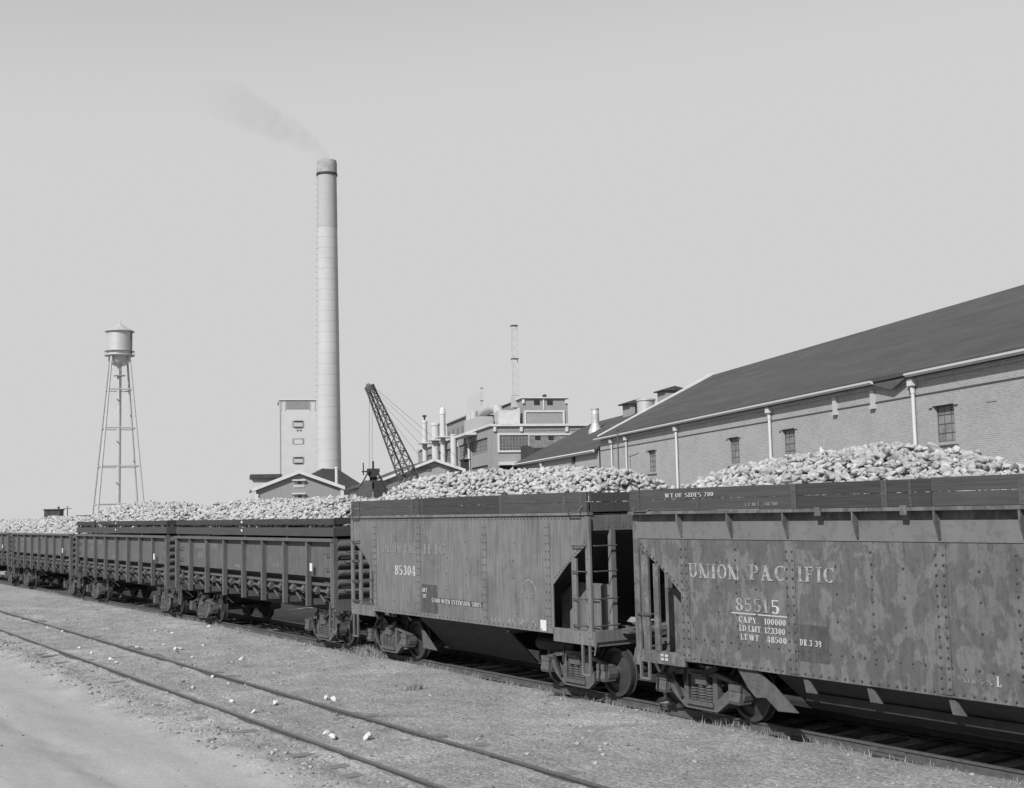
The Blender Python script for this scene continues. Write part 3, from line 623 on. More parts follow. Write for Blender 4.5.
def beets_mesh(name, pos, size, shapes, parent=None):
    Vs = []; Fs = []; base = 0; k = rng.integers(0, len(shapes), len(pos)); R = rotm(len(pos))
    for j, (V, Fc) in enumerate(shapes):
        s = np.where(k == j)[0]
        if not len(s): continue
        X = np.einsum('nij,vj->nvi', R[s], V)*size[s][:, None, None]+pos[s][:, None, :]
        Vs.append(X.reshape(-1, 3)); Fs.append((Fc[None]+(np.arange(len(s))*len(V))[:, None, None]+base).reshape(-1, 3)); base += len(s)*len(V)
    o = raw_mesh(name, np.concatenate(Vs), np.concatenate(Fs), M['beet'], parent); o.data.shade_smooth(); return o
def heap(tc_, hl, hw, edge, prof_px, label, sp, shapes, size0, indiv=0, cap=None):
    pr = sorted((lat1(px, py, 14.0).x-tc_, lat1(px, py, 14.0).z) for px, py in prof_px)
    px_ = np.array([p[0] for p in pr]); pz = np.array([p[1] for p in pr])-.07
    def H(x, y):
        c = np.maximum(np.interp(x, px_, pz), edge); q = np.clip(np.abs(y)/hw, 0, 1)
        z = edge+(c-edge)*(1-q**2.0)
        endf = np.clip((hl-np.abs(x))/.35, 0, 1); z = edge+(z-edge)*endf
        return z+(vnoise(x+50, y+50, .8, 5)-.5)*.13*np.clip((hl-np.abs(x))/.5, 0, 1)
    # inner body of the heap
    xs = np.linspace(-hl, hl, 70); ys = np.linspace(-hw, hw, 26); A_, B_ = np.meshgrid(xs, ys, indexing='ij')
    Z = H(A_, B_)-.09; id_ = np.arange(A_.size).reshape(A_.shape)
    Fh = np.stack([id_[:-1, :-1], id_[1:, :-1], id_[1:, 1:], id_[:-1, 1:]], -1).reshape(-1, 4)
    ybase = np.stack([A_.ravel(), B_.ravel(), Z.ravel()], -1)
    root = empty('beet_heap', w1(tc_, 14.0025), R1, label, 'beet heap', 'heaps of sugar beets in the freight cars'); root['kind'] = 'stuff'
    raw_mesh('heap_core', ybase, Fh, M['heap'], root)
    # scattered surface positions
    P = []
    for layer in range(2):
        gx = np.arange(-hl+.07, hl-.05, sp); gy = np.arange(-hw+.05, hw-.03, sp)
        a, b = np.meshgrid(gx, gy, indexing='ij'); a = a.ravel()+rng.uniform(-.45, .45, a.size)*sp; b = b.ravel()+rng.uniform(-.45, .45, b.size)*sp
        if layer == 1: keep = rng.random(a.size) < .55; a, b = a[keep], b[keep]
        z = H(a, b)+(-.05 if layer == 0 else .005)+rng.uniform(-.03, .03, a.size); P.append(np.stack([a, b, z], -1))
    P = np.concatenate(P); size = size0*rng.uniform(.62, 1.25, len(P))*np.where(rng.random(len(P)) < .1, 1.25, 1)
    return root, P, size
def finish_heap(root, P, size, shapes): beets_mesh('beet_pile', P, size, shapes, root)
r_, P_, s_ = heap(TA, 4.5, 1.38, 3.36, [(372,503),(385,497),(400,487),(430,478),(470,470),(540,466),(600,466),(640,476),(665,489),(690,500)], 'long heap of pale sugar beets filling hopper car 85304', .104, SH2, .054)
finish_heap(r_, P_, s_, SH2)
r_, P_, s_ = heap(TG[0], 5.85, 1.37, 3.06, [(190,522),(205,512),(215,507),(231,501.5),(271,498.5),(312,497.5),(350,495.5),(372,500)], 'heap of sugar beets on the boarded gondola car directly behind hopper car 85304', .112, SH2, .057); finish_heap(r_, P_, s_, SH2)
r_, P_, s_ = heap(TG[1], 5.85, 1.37, 3.06, [(85,525),(97,515),(121,505.5),(144,501.5),(170,501.5),(192,503.5),(212,508),(222,518)], 'heap of sugar beets on the second gondola car behind hopper car 85304', .118, SH2, .06); finish_heap(r_, P_, s_, SH2)
r_, P_, s_ = heap(TG[2], 5.85, 1.33, 2.6, [(30,521),(38,518),(60,516),(80,516),(100,519),(112,524)], 'low heap of sugar beets on the gondola car without side boards', .14, SH2, .07); finish_heap(r_, P_, s_, SH2)
r_, P_, s_ = heap(TG[3], 5.85, 1.33, 2.6, [(0,520),(20,519),(40,521)], 'low heap of sugar beets on the last gondola car at the left edge', .15, SH2, .074); finish_heap(r_, P_, s_, SH2)
rB, P_, s_ = heap(TB, 4.5, 1.42, 3.36, [(705,491),(722,480),(740,470),(770,462),(800,455),(830,450),(860,446),(900,442),(950,445),(1000,459),(1030,472)], 'tall heap of large sugar beets filling the nearest hopper car lettered 85515', .106, SH3, .056)
# the 300 beets that show largest are objects of their own
cl = CC.copy(); best = []
for i, p in enumerate(P_):
    wp = w1(TB+p[0], 14.0025+p[1], p[2]); d = cam.matrix_world.inverted() @ wp; px = PPX+F*d.x/-d.z; py = PPY-F*d.y/-d.z
    if px < 1020 and p[1] < .1: best.append((s_[i]/-d.z*(1+.4*(p[2] > 3.45)), i))
best.sort(reverse=True); sel = [i for _, i in best[:270]]; msk = np.ones(len(P_), bool); msk[sel] = False
beets_mesh('beet_pile', P_[msk], s_[msk], SH3, rB)
BM = []
for V, Fc in SH3:
    m = bpy.data.meshes.new('sugar_beet'); m.from_pydata([tuple(v) for v in V], [], [tuple(f) for f in Fc]); m.materials.append(M['beet']); m.shade_smooth(); BM.append(m)
M['beetL'] = mat('dried_beet_skin', .72, .15, 9, .85)
LM = [m.copy() for m in BM]
for m in LM: m.materials[0] = M['beetL']
def beet(loc, s, rot, label, group):
    o = bpy.data.objects.new('sugar_beet', random.choice(BM)); col.objects.link(o); o.location = loc; o.scale = (s, s, s); o.rotation_euler = rot
    return tag(o, label, 'sugar beet', group)
rr = lambda: (random.uniform(0, 6.28), random.gauss(0, .38), random.uniform(0, 6.28))
for i in sel: beet(w1(TB+P_[i][0], 14.0025+P_[i][1], P_[i][2]), s_[i], rr(), 'pale sugar beet heaped in the nearest car, the UNION PACIFIC hopper', 'sugar beets on the nearest heap')
loose = [(517,657),(429,603)] and []
ZS = 1024/420.
for x, y, s in [(82,127,1),(335,127,1),(348,131,.9),(42,120,.7),(148,151,.7),(355,168,1),(369,169,1),(396,188,1),(423,157,1.1),(437,117,1),(516,191,1.2),(613,136,.9),(398,265,1),
                (493,300,1),(545,326,1),(600,306,1.4),(722,293,1.2),(741,294,1.1),(822,393,1.6),(738,391,1.4),(724,381,1),(197,195,1),(211,203,1),(150,181,.8),(121,170,.8),(326,158,.8),(445,240,.8),(260,163,.8),(305,124,.7),(484,257,.6)]:
    p = gnd1(30+x/ZS, 580+y/ZS); zz = float(gz(p.x, p.y)); side = 'between the side track and the train' if p.y > 8.9 else 'between the rails of the side track' if p.y > 7.3 else 'beside the dirt road'
    ob_ = beet(w1(p.x, p.y, zz+.025*s), .046*s, rr(), 'loose sugar beet lying on the dirt '+side, 'loose sugar beets '+side); ob_.data = LM[BM.index(ob_.data)]
# clods, pebbles and grass blades
ico = np.array([(0,0,1),(.894,0,.447),(.276,.851,.447),(-.724,.526,.447),(-.724,-.526,.447),(.276,-.851,.447),(.724,.526,-.447),(-.276,.851,-.447),(-.894,0,-.447),(-.276,-.851,-.447),(.724,-.526,-.447),(0,0,-1)])
icf = np.array([(0,1,2),(0,2,3),(0,3,4),(0,4,5),(0,5,1),(1,6,2),(2,7,3),(3,8,4),(4,9,5),(5,10,1),(6,7,2),(7,8,3),(8,9,4),(9,10,5),(10,6,1),(11,7,6),(11,8,7),(11,9,8),(11,10,9),(11,6,10)])
n = 11000; t = -rng.uniform(4, 55, n); X = rng.uniform(2.5, 13.0, n); X = np.where(rng.random(n) < .35, rng.normal(6.6, .35, n), X)
keep = (X > 6.2) | (rng.random(n) < .12); t, X = t[keep], X[keep]; n = len(t)
s = rng.exponential(.008, n)+.006; s = np.minimum(s, .045)
V = ico[None]*(1+rng.uniform(-.3, .3, (n, 12, 1)))*s[:, None, None]*np.array([1.2, 1, .6])+np.stack([t, X, gz(t, X)+s*.2], -1)[:, None]
hf = n//2
o = raw_mesh('dark_clods', V[hf:].reshape(-1, 3), (icf[None]+(np.arange(n-hf)*12)[:, None, None]).reshape(-1, 3), M['tie']); o.rotation_euler = (0, 0, R1)
tag(o, 'dark cinders and clods scattered over the earth', kind='stuff'); V = V[:hf]; n = hf
o = raw_mesh('pebbles', V.reshape(-1, 3), (icf[None]+(np.arange(n)*12)[:, None, None]).reshape(-1, 3), M['stone']); o.rotation_euler = (0, 0, R1)
tag(o, 'small clods and beet scraps scattered over the earth', kind='stuff')
def blades(cx, cy, hgt, per, spread):
    n = len(cx)*per; bx = np.repeat(cx, per)+rng.normal(0, spread, n); by = np.repeat(cy, per)+rng.normal(0, spread, n); h = np.repeat(hgt, per)*rng.uniform(.4, 1.1, n)
    a = rng.uniform(0, 6.28, n); w_ = rng.uniform(.003, .007, n); lx, ly = rng.normal(0, .35, n)*h, rng.normal(0, .35, n)*h; z = gz(bx, by)-.01
    return np.stack([np.stack([bx-w_*np.cos(a), by-w_*np.sin(a), z], -1), np.stack([bx+w_*np.cos(a), by+w_*np.sin(a), z], -1), np.stack([bx+lx, by+ly, z+h], -1)], 1).reshape(-1, 3)
B = [blades(-rng.uniform(4, 60, 420), rng.normal(13.0, .12, 420), rng.uniform(.04, .17, 420), 7, .05),
     blades(-rng.uniform(4, 60, 500), rng.normal(9.05, .25, 500), rng.uniform(.03, .10, 500), 8, .05),
     blades(-rng.uniform(4, 60, 500), rng.uniform(7.5, 8.8, 500), rng.uniform(.03, .08, 500), 6, .06),
     blades(-rng.uniform(5, 60, 2600), rng.uniform(9.1, 12.9, 2600), rng.uniform(.015, .05, 2600), 6, .09)]
p = gnd1(30+935/ZS, 580+262/ZS); B.append(blades(np.full(12, p.x), np.full(12, p.y), np.full(12, .22), 26, .09))
p = gnd1(355+0, 657+0); B.append(blades(rng.normal(lat1(370, 655, 13.0).x, .25, 30), rng.normal(13.0, .08, 30), np.full(30, .3), 22, .06))
B = np.concatenate(B); o = raw_mesh('dry_grass', B, np.arange(len(B)).reshape(-1, 3), M['grass']); o.rotation_euler = (0, 0, R1)
tag(o, 'short dry grass stubble beside the rails', kind='stuff')
# ------------------------------------------------------------------ factory helpers (frame: t along, lateral, z)
def building(name, t, X, label, cat='building'):
    o = empty(name, w2(t, X, 0), R2, label, cat); return o, Vector((t, X, 0))
def wall_left(mb, t0, t1, z0, z1, X, holes, th=.3):
    ts = sorted({t0, t1, *[h[0] for h in holes], *[h[1] for h in holes]}); zs = sorted({z0, z1, *[h[2] for h in holes], *[h[3] for h in holes]})
    for i in range(len(ts)-1):
        for j in range(len(zs)-1):
            a, b = (ts[i]+ts[i+1])/2, (zs[j]+zs[j+1])/2
            if any(h[0] < a < h[1] and h[2] < b < h[3] for h in holes): continue
            mb.add([(ts[i], X, zs[j]), (ts[i+1], X, zs[j]), (ts[i+1], X, zs[j+1]), (ts[i], X, zs[j+1])], [(0, 1, 2, 3)])
    for h in holes:
        a, b, c_, d = h; mb.add([(a,X,c_),(b,X,c_),(b,X,d),(a,X,d),(a,X+th,c_),(b,X+th,c_),(b,X+th,d),(a,X+th,d)], [(0,4,5,1),(1,5,6,2),(2,6,7,3),(3,7,4,0)])
def downspout(root, off, t, X, ztop, zbot, r=.09, m='trim'):
    q = MB(off); q.tube((t, X-.14, zbot), (t, X-.14, ztop-.35), r, n=10); q.box(t-.2, t+.2, X-.3, X-.02, ztop-.42, ztop-.12); q.tube((t, X-.14, ztop-.75), (t, X-.14, ztop-.4), r*1.25, n=10)
    q.box(t-.06, t+.06, X-.12, X, zbot+2, zbot+2.08); q.build('downspout', M[m], root)
def gable_roof(root, off, t0, t1, X0, zE, Xr, zR, m='roof', over=.35):
    q = MB(off); X2 = 2*Xr-X0; k = (zR-zE)/(Xr-X0); th = .18
    a = X0-over; za = zE-over*k
    for (xa_, z_a), (xb, z_b) in (((a, za), (Xr, zR)), ((2*Xr-a, za), (Xr, zR))):
        q.add([(t0, xa_, z_a), (t1, xa_, z_a), (t1, xb, z_b), (t0, xb, z_b), (t0, xa_, z_a+th), (t1, xa_, z_a+th), (t1, xb, z_b+th), (t0, xb, z_b+th)], [(3,2,1,0),(4,5,6,7),(0,1,5,4),(1,2,6,5),(2,3,7,6),(3,0,4,7)])
    return q.build('roof', M[m], root)
# ------------------------------------------------------------------ long brick warehouse
t0, t1, XW, zE = -93.9, -14., 30., 8.95; Xr, zR = 40.2, 14.08
wh, off = building('brick_warehouse', t0, XW, 'long brick warehouse with a dark pitched roof and white gutter behind the nearest car')
wins = [(-82.45, -80.8), (-67.85, -66.3), (-60.55, -59.0), (-45.85, -44.35), (-30.6, -29.1), (-23.3, -21.8)]
mb = MB(off); wall_left(mb, t0, t1, -.2, zE+.1, XW, [(a, b, 5.78, 7.38) for a, b in wins])
mb.poly([(XW, -.2), (2*Xr-XW, -.2), (2*Xr-XW, zE), (Xr, zR), (XW, zE)], 'x', t0, t0-.02); mb.poly([(XW, -.2), (2*Xr-XW, -.2), (2*Xr-XW, zE), (Xr, zR), (XW, zE)], 'x', t1, t1+.02)
mb.box(t0, t1, 2*Xr-XW-.3, 2*Xr-XW, -.2, zE); mb.build('wall', M['brick'], wh)
rf = gable_roof(wh, off, t0+.3, t1-.2, XW, zE+.15, Xr, zR+.1)
MB(off).box(t0, t1, XW-.03, XW+.02, 7.95, 8.01).build('string_course', M['roof'], wh)
# corbelled brick under the eave
MB(off).box(t0, t1, XW-.10, XW+.02, 8.62, 8.80).build('cornice', M['brick'], wh)
k = (zR-zE)/(Xr-XW)
gt = MB(off); gs = [(-94.2, -50.2, 0), (-47.3, -14, 0)]
for a, b, _ in gs: gt.poly([(XW-.50, 8.90), (XW-.38, 8.82), (XW-.32, 8.82), (XW-.32, 8.96), (XW-.51, 8.99)], 'x', a, b)
gt.build('gutter', M['trim'], wh)
MB(off).add([(-50.4, XW-.30, 8.82), (-47.5, XW-.30, 8.82), (-48.7, XW-.28, 8.42), (-50.4, XW-.27, 8.84), (-47.5, XW-.27, 8.84), (-48.7, XW-.25, 8.44)], [(0,2,1),(3,4,5),(0,1,4,3),(1,2,5,4),(2,0,3,5)]).build('eave_shadow_plate', M['pole'], wh)  # thin dark plate shaped as the triangular shadow below the eave
# parapet coping on the far gable
cp = MB(off)
for (xa_, za), (xb, zb_) in (((XW-.15, zE+.1), (Xr, zR+.3)), ((2*Xr-XW+.15, zE+.1), (Xr, zR+.3))):
    cp.add([(t0-.25, xa_, za), (t0+.35, xa_, za), (t0+.35, xb, zb_), (t0-.25, xb, zb_), (t0-.25, xa_, za+.22), (t0+.35, xa_, za+.22), (t0+.35, xb, zb_+.16), (t0-.25, xb, zb_+.16)], [(3,2,1,0),(4,5,6,7),(0,1,5,4),(1,2,6,5),(2,3,7,6),(3,0,4,7)])
cp.build('gable_coping', M['trim'], wh)
for t in (-90.5, -86.9, -76.3, -61.8, -47.2, -32.6): downspout(wh, off, t, XW, 8.85, 0, .06 if t < -80 else .08)
for t in (-54.4, -50.75): MB(off).box(t-.16, t+.16, XW-.12, XW+.01, 7.86, 8.6).box(t-.2, t+.2, XW-.16, XW, 7.70, 7.86).build('short_pilaster', M['conc'], wh)
MB(off).box(-42.1, -41.4, XW-.03, XW+.01, 7.22, 7.72).build('wall_patch', M['brick'], wh)
def window(root, off, a, b, z0, z1, X, cols=3, rows=4, m='shutter', trim=True):
    f = MB(off); th = .05; Xi = X+.16
    f.box(a, b, Xi, Xi+.05, z1-th, z1).box(a, b, Xi, Xi+.05, z0, z0+th).box(a, a+th, Xi+.001, Xi+.049, z0+th, z1-th).box(b-th, b, Xi+.001, Xi+.049, z0+th, z1-th)
    for i in range(1, cols): x = a+(b-a)*i/cols; f.box(x-.014, x+.014, Xi+.012, Xi+.04, z0+th, z1-th)
    for i in range(1, rows): z = z0+(z1-z0)*i/rows; f.box(a+th, b-th, Xi+.008, Xi+.045, z-.014, z+.014)
    w_ = f.build('window', M['pole'], root)
    MB(off).box(a+.01, b-.01, Xi+.028, Xi+.034, z0+.01, z1-.01).build('pane', M[m], w_)
    if trim:
        MB(off).box(a-.28, b+.28, X-.06, X+.1, z1+.002, z1+.22).box(a-.3, a-.06, X-.08, X+.02, z1-.06, z1+.3).box(b+.06, b+.3, X-.08, X+.02, z1-.06, z1+.3).build('lintel', M['wtrim'], w_)
        MB(off).box(a-.2, b+.2, X-.12, X+.15, z0-.14, z0-.002).build('sill', M['wtrim'], w_)
        [MB(off).box(p0, p1, X-.012, X+.05, z0, z1-.06).build('jamb', M['wtrim'], w_) for p0, p1 in ((a-.09, a-.002), (b+.002, b+.09))]
for a, b in wins: window(wh, off, a, b, 5.78, 7.38, XW)
# ------------------------------------------------------------------ second, lower brick hall
t2, XB = -123.3, 30.; Xr2, zR2, zE2 = 38.5, 12.3, 8.05
h2, off2 = building('brick_hall', t2, XB, 'lower brick hall with a dark pitched roof and rooftop ventilators, beyond the long warehouse')
mb = MB(off2); wall_left(mb, t2, t0-.35, -.2, zE2, XB, [(-106.5, -99, 6.2, 6.75), (-99+1.0, -95, 6.2, 6.75)])
mb.poly([(XB, -.2), (2*Xr2-XB, -.2), (2*Xr2-XB, zE2), (Xr2, zR2), (XB, zE2)], 'x', t2, t2-.02); mb.box(t2, t0-.35, 2*Xr2-XB-.3, 2*Xr2-XB, -.2, zE2); mb.build('wall', M['brick'], h2)
gable_roof(h2, off2, t2+.1, t0-.4, XB, zE2+.1, Xr2, zR2)
MB(off2).poly([(XB-.55, 8.02), (XB-.38, 7.86), (XB-.38, 8.12)], 'x', t2-.2, t0-.5).build('gutter', M['trim'], h2)
for a, b in ((-106.5, -99), (-98, -95)): MB(off2).box(a, b, XB+.16, XB+.2, 6.2, 6.75).build('window', M['glassD'], h2)
for t in (-112.5, -101.5): downspout(h2, off2, t, XB, 7.9, 0, .12, 'trim' if t < -105 else 'dark')
# ventilators
def vent_pos(px, py, X): return dep2
p = lat2(595.5, 427, 35.2)
v1, vo = building('roof_ventilator', p.x, p.y, 'white cylindrical ventilator with a flared foot on the lower hall roof', 'roof vent'); v1.location.z = 0
zr = zE2+.1+(35.2-XB)*(zR2-zE2)/(Xr2-XB)
MB().lathe([(.72, zr-.4), (.70, zr+.1), (.40, zr+.7), (.38, zr+.9), (.38, zr+1.3), (.40, zr+1.32), (.38, zr+1.34), (.38, zr+1.75), (.40, zr+1.77), (.38, zr+1.8), (.38, zr+2.2), (.42, zr+2.22), (.42, zr+2.3), (.3, zr+2.3)], n=20).build('vent_pipe', M['silver'], v1, smooth=40)
def monitor(px, X, wd, ht, lab):
    q = lat2(px, 405, X); o_, of = building('ridge_monitor', q.x, X, lab, 'roof vent'); zz = 11.9 if X < 39 else 13.9
    MB().box(-wd/2, wd/2, -.9, .9, zz-1, zz+ht).build('louvre_box', M['brickF'], o_)
    MB().box(-wd/2-.02, wd/2+.02, -.4, .4, zz+.3, zz+ht-.25).build('louvre', M['dark'], o_)
    MB().poly([(-1.3, zz+ht), (1.3, zz+ht), (1.3, zz+ht+.12), (0, zz+ht+.5), (-1.3, zz+ht+.12)], 'x', -wd/2-.3, wd/2+.3).build('cap', M['roof'], o_)
monitor(635, 38.5, 2.2, 1.3, 'small louvred ridge monitor on the lower hall roof beside the wide round vent')
q = lat2(646, 408, 36.5); v2, _ = building('roof_ventilator', q.x, 36.5, 'wide round white ventilator peeping over the warehouse gable', 'roof vent')
MB().lathe([(.8, 10.5), (.8, 12.75), (.88, 12.75), (.88, 12.9), (.7, 12.95)], n=22).build('vent_pipe', M['silver'], v2, smooth=40)
q = dep2(670, 394, -97); v3, _ = building('ridge_monitor', q.x, q.y, 'small louvred monitor rising behind the sloping warehouse gable coping', 'roof vent')
MB().box(-1, 1, -.8, .8, 8, q.z+.2).build('louvre_box', M['brickF'], v3); MB().poly([(-1.1, q.z+.2), (1.3, q.z+.2), (1.3, q.z+.3), (0, q.z+.6), (-1.1, q.z+.3)], 'x', -1.2, 1.2).build('cap', M['roof'], v3)
# thin iron pole by the warehouse corner
q = lat2(617.5, 430, 28.5); pl = empty('iron_pole', w2(q.x, 28.5), R2, 'thin iron pole with a crossbar standing before the warehouse corner', 'pole')
MB().tube((0, 0, -.2), (0, 0, q.z), .05).build('post', M['pole'], pl); MB().tube((-.1, -.1, q.z), (1.9, 0, q.z+.05), .03).build('crossbar', M['pole'], pl)
# ------------------------------------------------------------------ main factory block
tf = -136.
cn = dep2(491, 424, tf); XF, zF = cn.y, cn.z
fb, foff = building('factory_block', tf, XF, 'large brick factory block with white cornice, window bands and a brick penthouse')
tb = lat2(418, 450, XF).x; XF2 = XF+22
mb = MB(foff); H_ = []
def hz(y, x=491): return dep2(x, y, tf).z
zw1, zw0 = hz(436), hz(451); zv1, zv0 = hz(464), hz(478)
wl = [(tb+6, tf-22), (tf-20.5, tf-13), (tf-12, tf-2.2)]
H_ = [(a, b, zw0, zw1) for a, b in wl]+[(a, b, zv0, zv1) for a, b in wl]
wall_left(mb, tb, tf, -.2, zF-.4, XF, H_); mb.box(tb, tf-.02, XF2-.3, XF2, -.2, zF-.28)
mb.build('wall', M['brickF'], fb)
# front wall facing the yard
def fx(px, y=440): return dep2(px, y, tf).y
mb = MB(foff); mb.box(tf-.3, tf, XF+.01, XF2, -.2, zF-.28); mb.build('front_wall', M['brickF'], fb)
MB(foff).box(tb, tf, XF+.3, XF2-.3, zF-.9, zF-.7).build('roof', M['conc'], fb)
MB(foff).box(tb, tf+.25, XF-.25, XF+.35, zF-.28, zF).box(tf-.35, tf+.26, XF+.35, XF2+.2, zF-.28, zF).build('cornice', M['trim'], fb)
def fwin(px0, y0, px1, y1, m='glass', fr=True, nx_=6, nz=3, par=fb, off_=foff, T=tf):
    A_ = dep2(px0, y1, T); B_ = dep2(px1, y0, T); a, b, c_, d = A_.y, B_.y, A_.z, B_.z
    w_ = MB(off_).box(T, T+.06, a, b, c_, d).build('window', M[m], par)
    f = MB(off_); th = .22 if fr else .06
    if fr:
        f.box(T, T+.16, a-th, b+th, d, d+th).box(T, T+.16, a-th, b+th, c_-th, c_).box(T+.001, T+.159, a-th, a, c_, d).box(T+.001, T+.159, b, b+th, c_, d)
    mu = MB(off_)
    for i in range(1, nx_): y = a+(b-a)*i/nx_; mu.box(T+.05, T+.085, y-.03, y+.03, c_, d)
    for i in range(1, nz): z = c_+(d-c_)*i/nz; mu.box(T+.05, T+.08, a, b, z-.03, z+.03)
    if mu.v: mu.build('glazing_bars', M['winmet'], w_)
    if f.v: f.build('frame', M['trim'], w_)
    return w_
w_ = fwin(499.5, 435, 528, 450.5, 'glass', True, 9, 5)
fwin(530, 435, 588, 450.5, 'shutter', True, 8, 2)
for x in (535, 548.3): fwin(x, 435.2, x+5, 439.6, 'glassD', False, 1, 1, T=tf+.07)
fwin(499.5, 466, 517, 475, 'glassD', False, 5, 1)
A_ = dep2(498.5, 465.5, tf); B_ = dep2(517.5, 462, tf); MB(foff).box(tf, tf+1.4, A_.y, B_.y, A_.z, B_.z).build('canopy', M['trim'], fb)
for x in (494.5, 521, 566.5): A_ = dep2(x-1.3, 431.5, tf); B_ = dep2(x+1.3, 426.8, tf); MB(foff).box(tf, tf+.2, A_.y, B_.y, A_.z, B_.z).build('cornice_block', M['trim'], fb)
# left wall windows
for a, b in wl:
    for z0, z1 in ((zw0, zw1), (zv0, zv1)):
        n_ = max(2, int((b-a)/1.2)); window(fb, foff, a, b, z0, z1, XF, n_, 4, 'shutter', False)
for t in (tf-12.5, tf-21.2): MB(foff).tube((t, XF-.2, 0), (t, XF-.2, zF-1.0), .16, n=8).box(t-.3, t+.3, XF-.45, XF, zF-1.5, zF-.9).build('downspout', M['trim'], fb)
# penthouse
tp = tf-1.0
pL, pR = dep2(522.5, 400, tp), dep2(567.5, 397.5, tp); zP = dep2(522.5, 397.2, tp).z
mb = MB(foff); mb.box(tp-16, tp, pL.y, pR.y, zF-.8, zP-.14); ph = mb.build('penthouse', M['brickF'], fb)
MB(foff).box(tp-16.2, tp+.25, pL.y-.25, pR.y+.25, zP-.14, zP).build('coping', M['trim'], ph)
fwin(526, 412.2, 562.5, 424.5, 'brickF', True, 1, 1, ph, foff, tp)
for x in (534, 547): fwin(x, 400, x+5.4, 404.6, 'glassD', False, 1, 1, ph, foff, tp+.02)
for x in (521.8+1.2, 566): A_ = dep2(x-1.1, 403.5, tp); B_ = dep2(x+1.1, 399.6, tp); MB(foff).box(tp, tp+.2, A_.y, B_.y, A_.z, B_.z).build('pilaster_cap', M['trim'], ph)
A_ = dep2(543, 410, tp); B_ = dep2(543.9, 399, tp); MB(foff).box(tp, tp+.12, A_.y, B_.y, A_.z, B_.z).build('drain_pipe', M['trim'], ph)
# rooftop house and ducts
a_ = lat2(447, 430, XF+1.5); b_ = lat2(470, 418, XF+1.5)
rh, ro = building('rooftop_house', a_.x, XF+1.5, 'pale clerestory house on the far end of the factory block roof'); 
MB().box(0, b_.x-a_.x, 0, 6, zF-.7, lat2(458, 420, XF+1.5).z).build('wall', M['wallG'], rh)
MB().poly([(-.3, 0), (6.3, 0), (6.3, .2), (3, 1.2), (-.3, .2)], 'x', -.3, b_.x-a_.x+.3).build('roof', M['conc'], rh).location.z = lat2(458, 420, XF+1.5).z
for i in range(5): x = (b_.x-a_.x)*(i+.3)/5; MB().box(x, x+1.2, -.04, 0, zF+.3, zF+1.6).build('window', M['glass'], rh)
du = building('roof_duct', tf-9, XF+2.5, 'big white curved duct humped over the factory block roof edge', 'duct')[0]
def lp(px, py, X): q = lat2(px, py, X); return Vector((q.x-(tf-9), q.y-(XF+2.5), q.z))
pts = [lp(482, 424, XF+2.5), lp(483, 414, XF+2.5), lp(487, 410.5, XF+2.5), lp(493, 408, XF+2.5), lp(497.5, 409, XF+2.5), lp(499.5, 415, XF+2.5), lp(500, 423, XF+2.5)]
q = MB()
for a, b in zip(pts[:-1], pts[1:]): q.tube(a, b, .62, n=14); q.lathe([(.1, -.6), (.45, -.42), (.63, 0), (.45, .42), (.1, .6)], b, 14)
q.build('duct_pipe', M['silver'], du, smooth=50)
q = MB(); c0 = lp(505, 418.5, XF+2.5); q.lathe([(.1, -1), (1.0, -1), (1.05, 0), (1.0, 1), (.1, 1)], c0, 20, 'y'); q.box(c0.x-1, c0.x+1, c0.y-1, c0.y+1, zF-.7, c0.z-.5); q.build('fan_housing', M['silver'], du, smooth=40)
q = MB(); a = lp(474, 424, XF+1); q.box(a.x-3.5, a.x+5, a.y-.6, a.y+1.4, zF-.7, a.z+.6).tube((a.x-3, a.y, zF), (a.x-3, a.y, a.z+1.7), .45, n=12).tube((a.x, a.y, zF), (a.x, a.y, a.z+1.6), .5, n=12); q.build('duct_box', M['silver'], du)
q = dep2(510, 415, tf-.6); ws = building('skylight', tf-.6, q.y, 'slanted white skylight leaning against the left of the penthouse', 'skylight')[0]
MB().poly([(-1.3, zF-.28), (1.2, zF-.28), (1.2, zF+2.0), (-1.3, zF+.9)], 'x', -1, 0).build('panel', M['trim'], ws)
# masts on the roof
def mast(px, ytop, ybot, t, r, lab, lat_=.3):
    b = dep2(px, ybot, t); tp_ = dep2(px, ytop, t); e = building('radio_mast', t, b.y, lab, 'mast')[0]; z0, z1 = b.z, tp_.z
    q = MB()
    for dx, dy in ((-lat_, -lat_), (lat_, -lat_), (0, lat_)): q.tube((dx, dy, z0), (dx, dy, z1), r, n=5)
    n_ = int((z1-z0)/1.0)
    for i in range(n_):
        z = z0+(z1-z0)*i/n_; zn = z0+(z1-z0)*(i+1)/n_
        for (a, b2) in (((-lat_, -lat_), (lat_, -lat_)), ((lat_, -lat_), (0, lat_)), ((0, lat_), (-lat_, -lat_))): q.tube((*a, z), (*b2, zn), r*.3, n=3)
    q.build('lattice', M['silver'], e)
    for f_ in (.0, .52, .985):
        z = z0+(z1-z0)*f_; MB().box(-lat_*1.25, lat_*1.25, -lat_*1.25, lat_*1.25, z, z+.09).build('platform', M['pole'], e)
    MB().box(-.5, .5, -.5, .5, zP-1, z0+.05).build('base', M['conc'], e)
mast(515.7, 325, 396.5, tf-4, .045, 'tall slender lattice mast on the factory penthouse roof', .34)
mast(482, 388, 415, tf-16, .03, 'short thin mast beside the white roof ducts', .14)
q = dep2(544.5, 396, tp-3); cv = building('roof_cowl', tp-3, q.y, 'tiny round cowl on the penthouse roof', 'roof vent')[0]
MB().lathe([(.18, zP-.1), (.14, q.z-.2), (.28, q.z-.2), (.26, q.z+.1), (.12, q.z+.2)], n=12).build('cowl', M['dark'], cv)
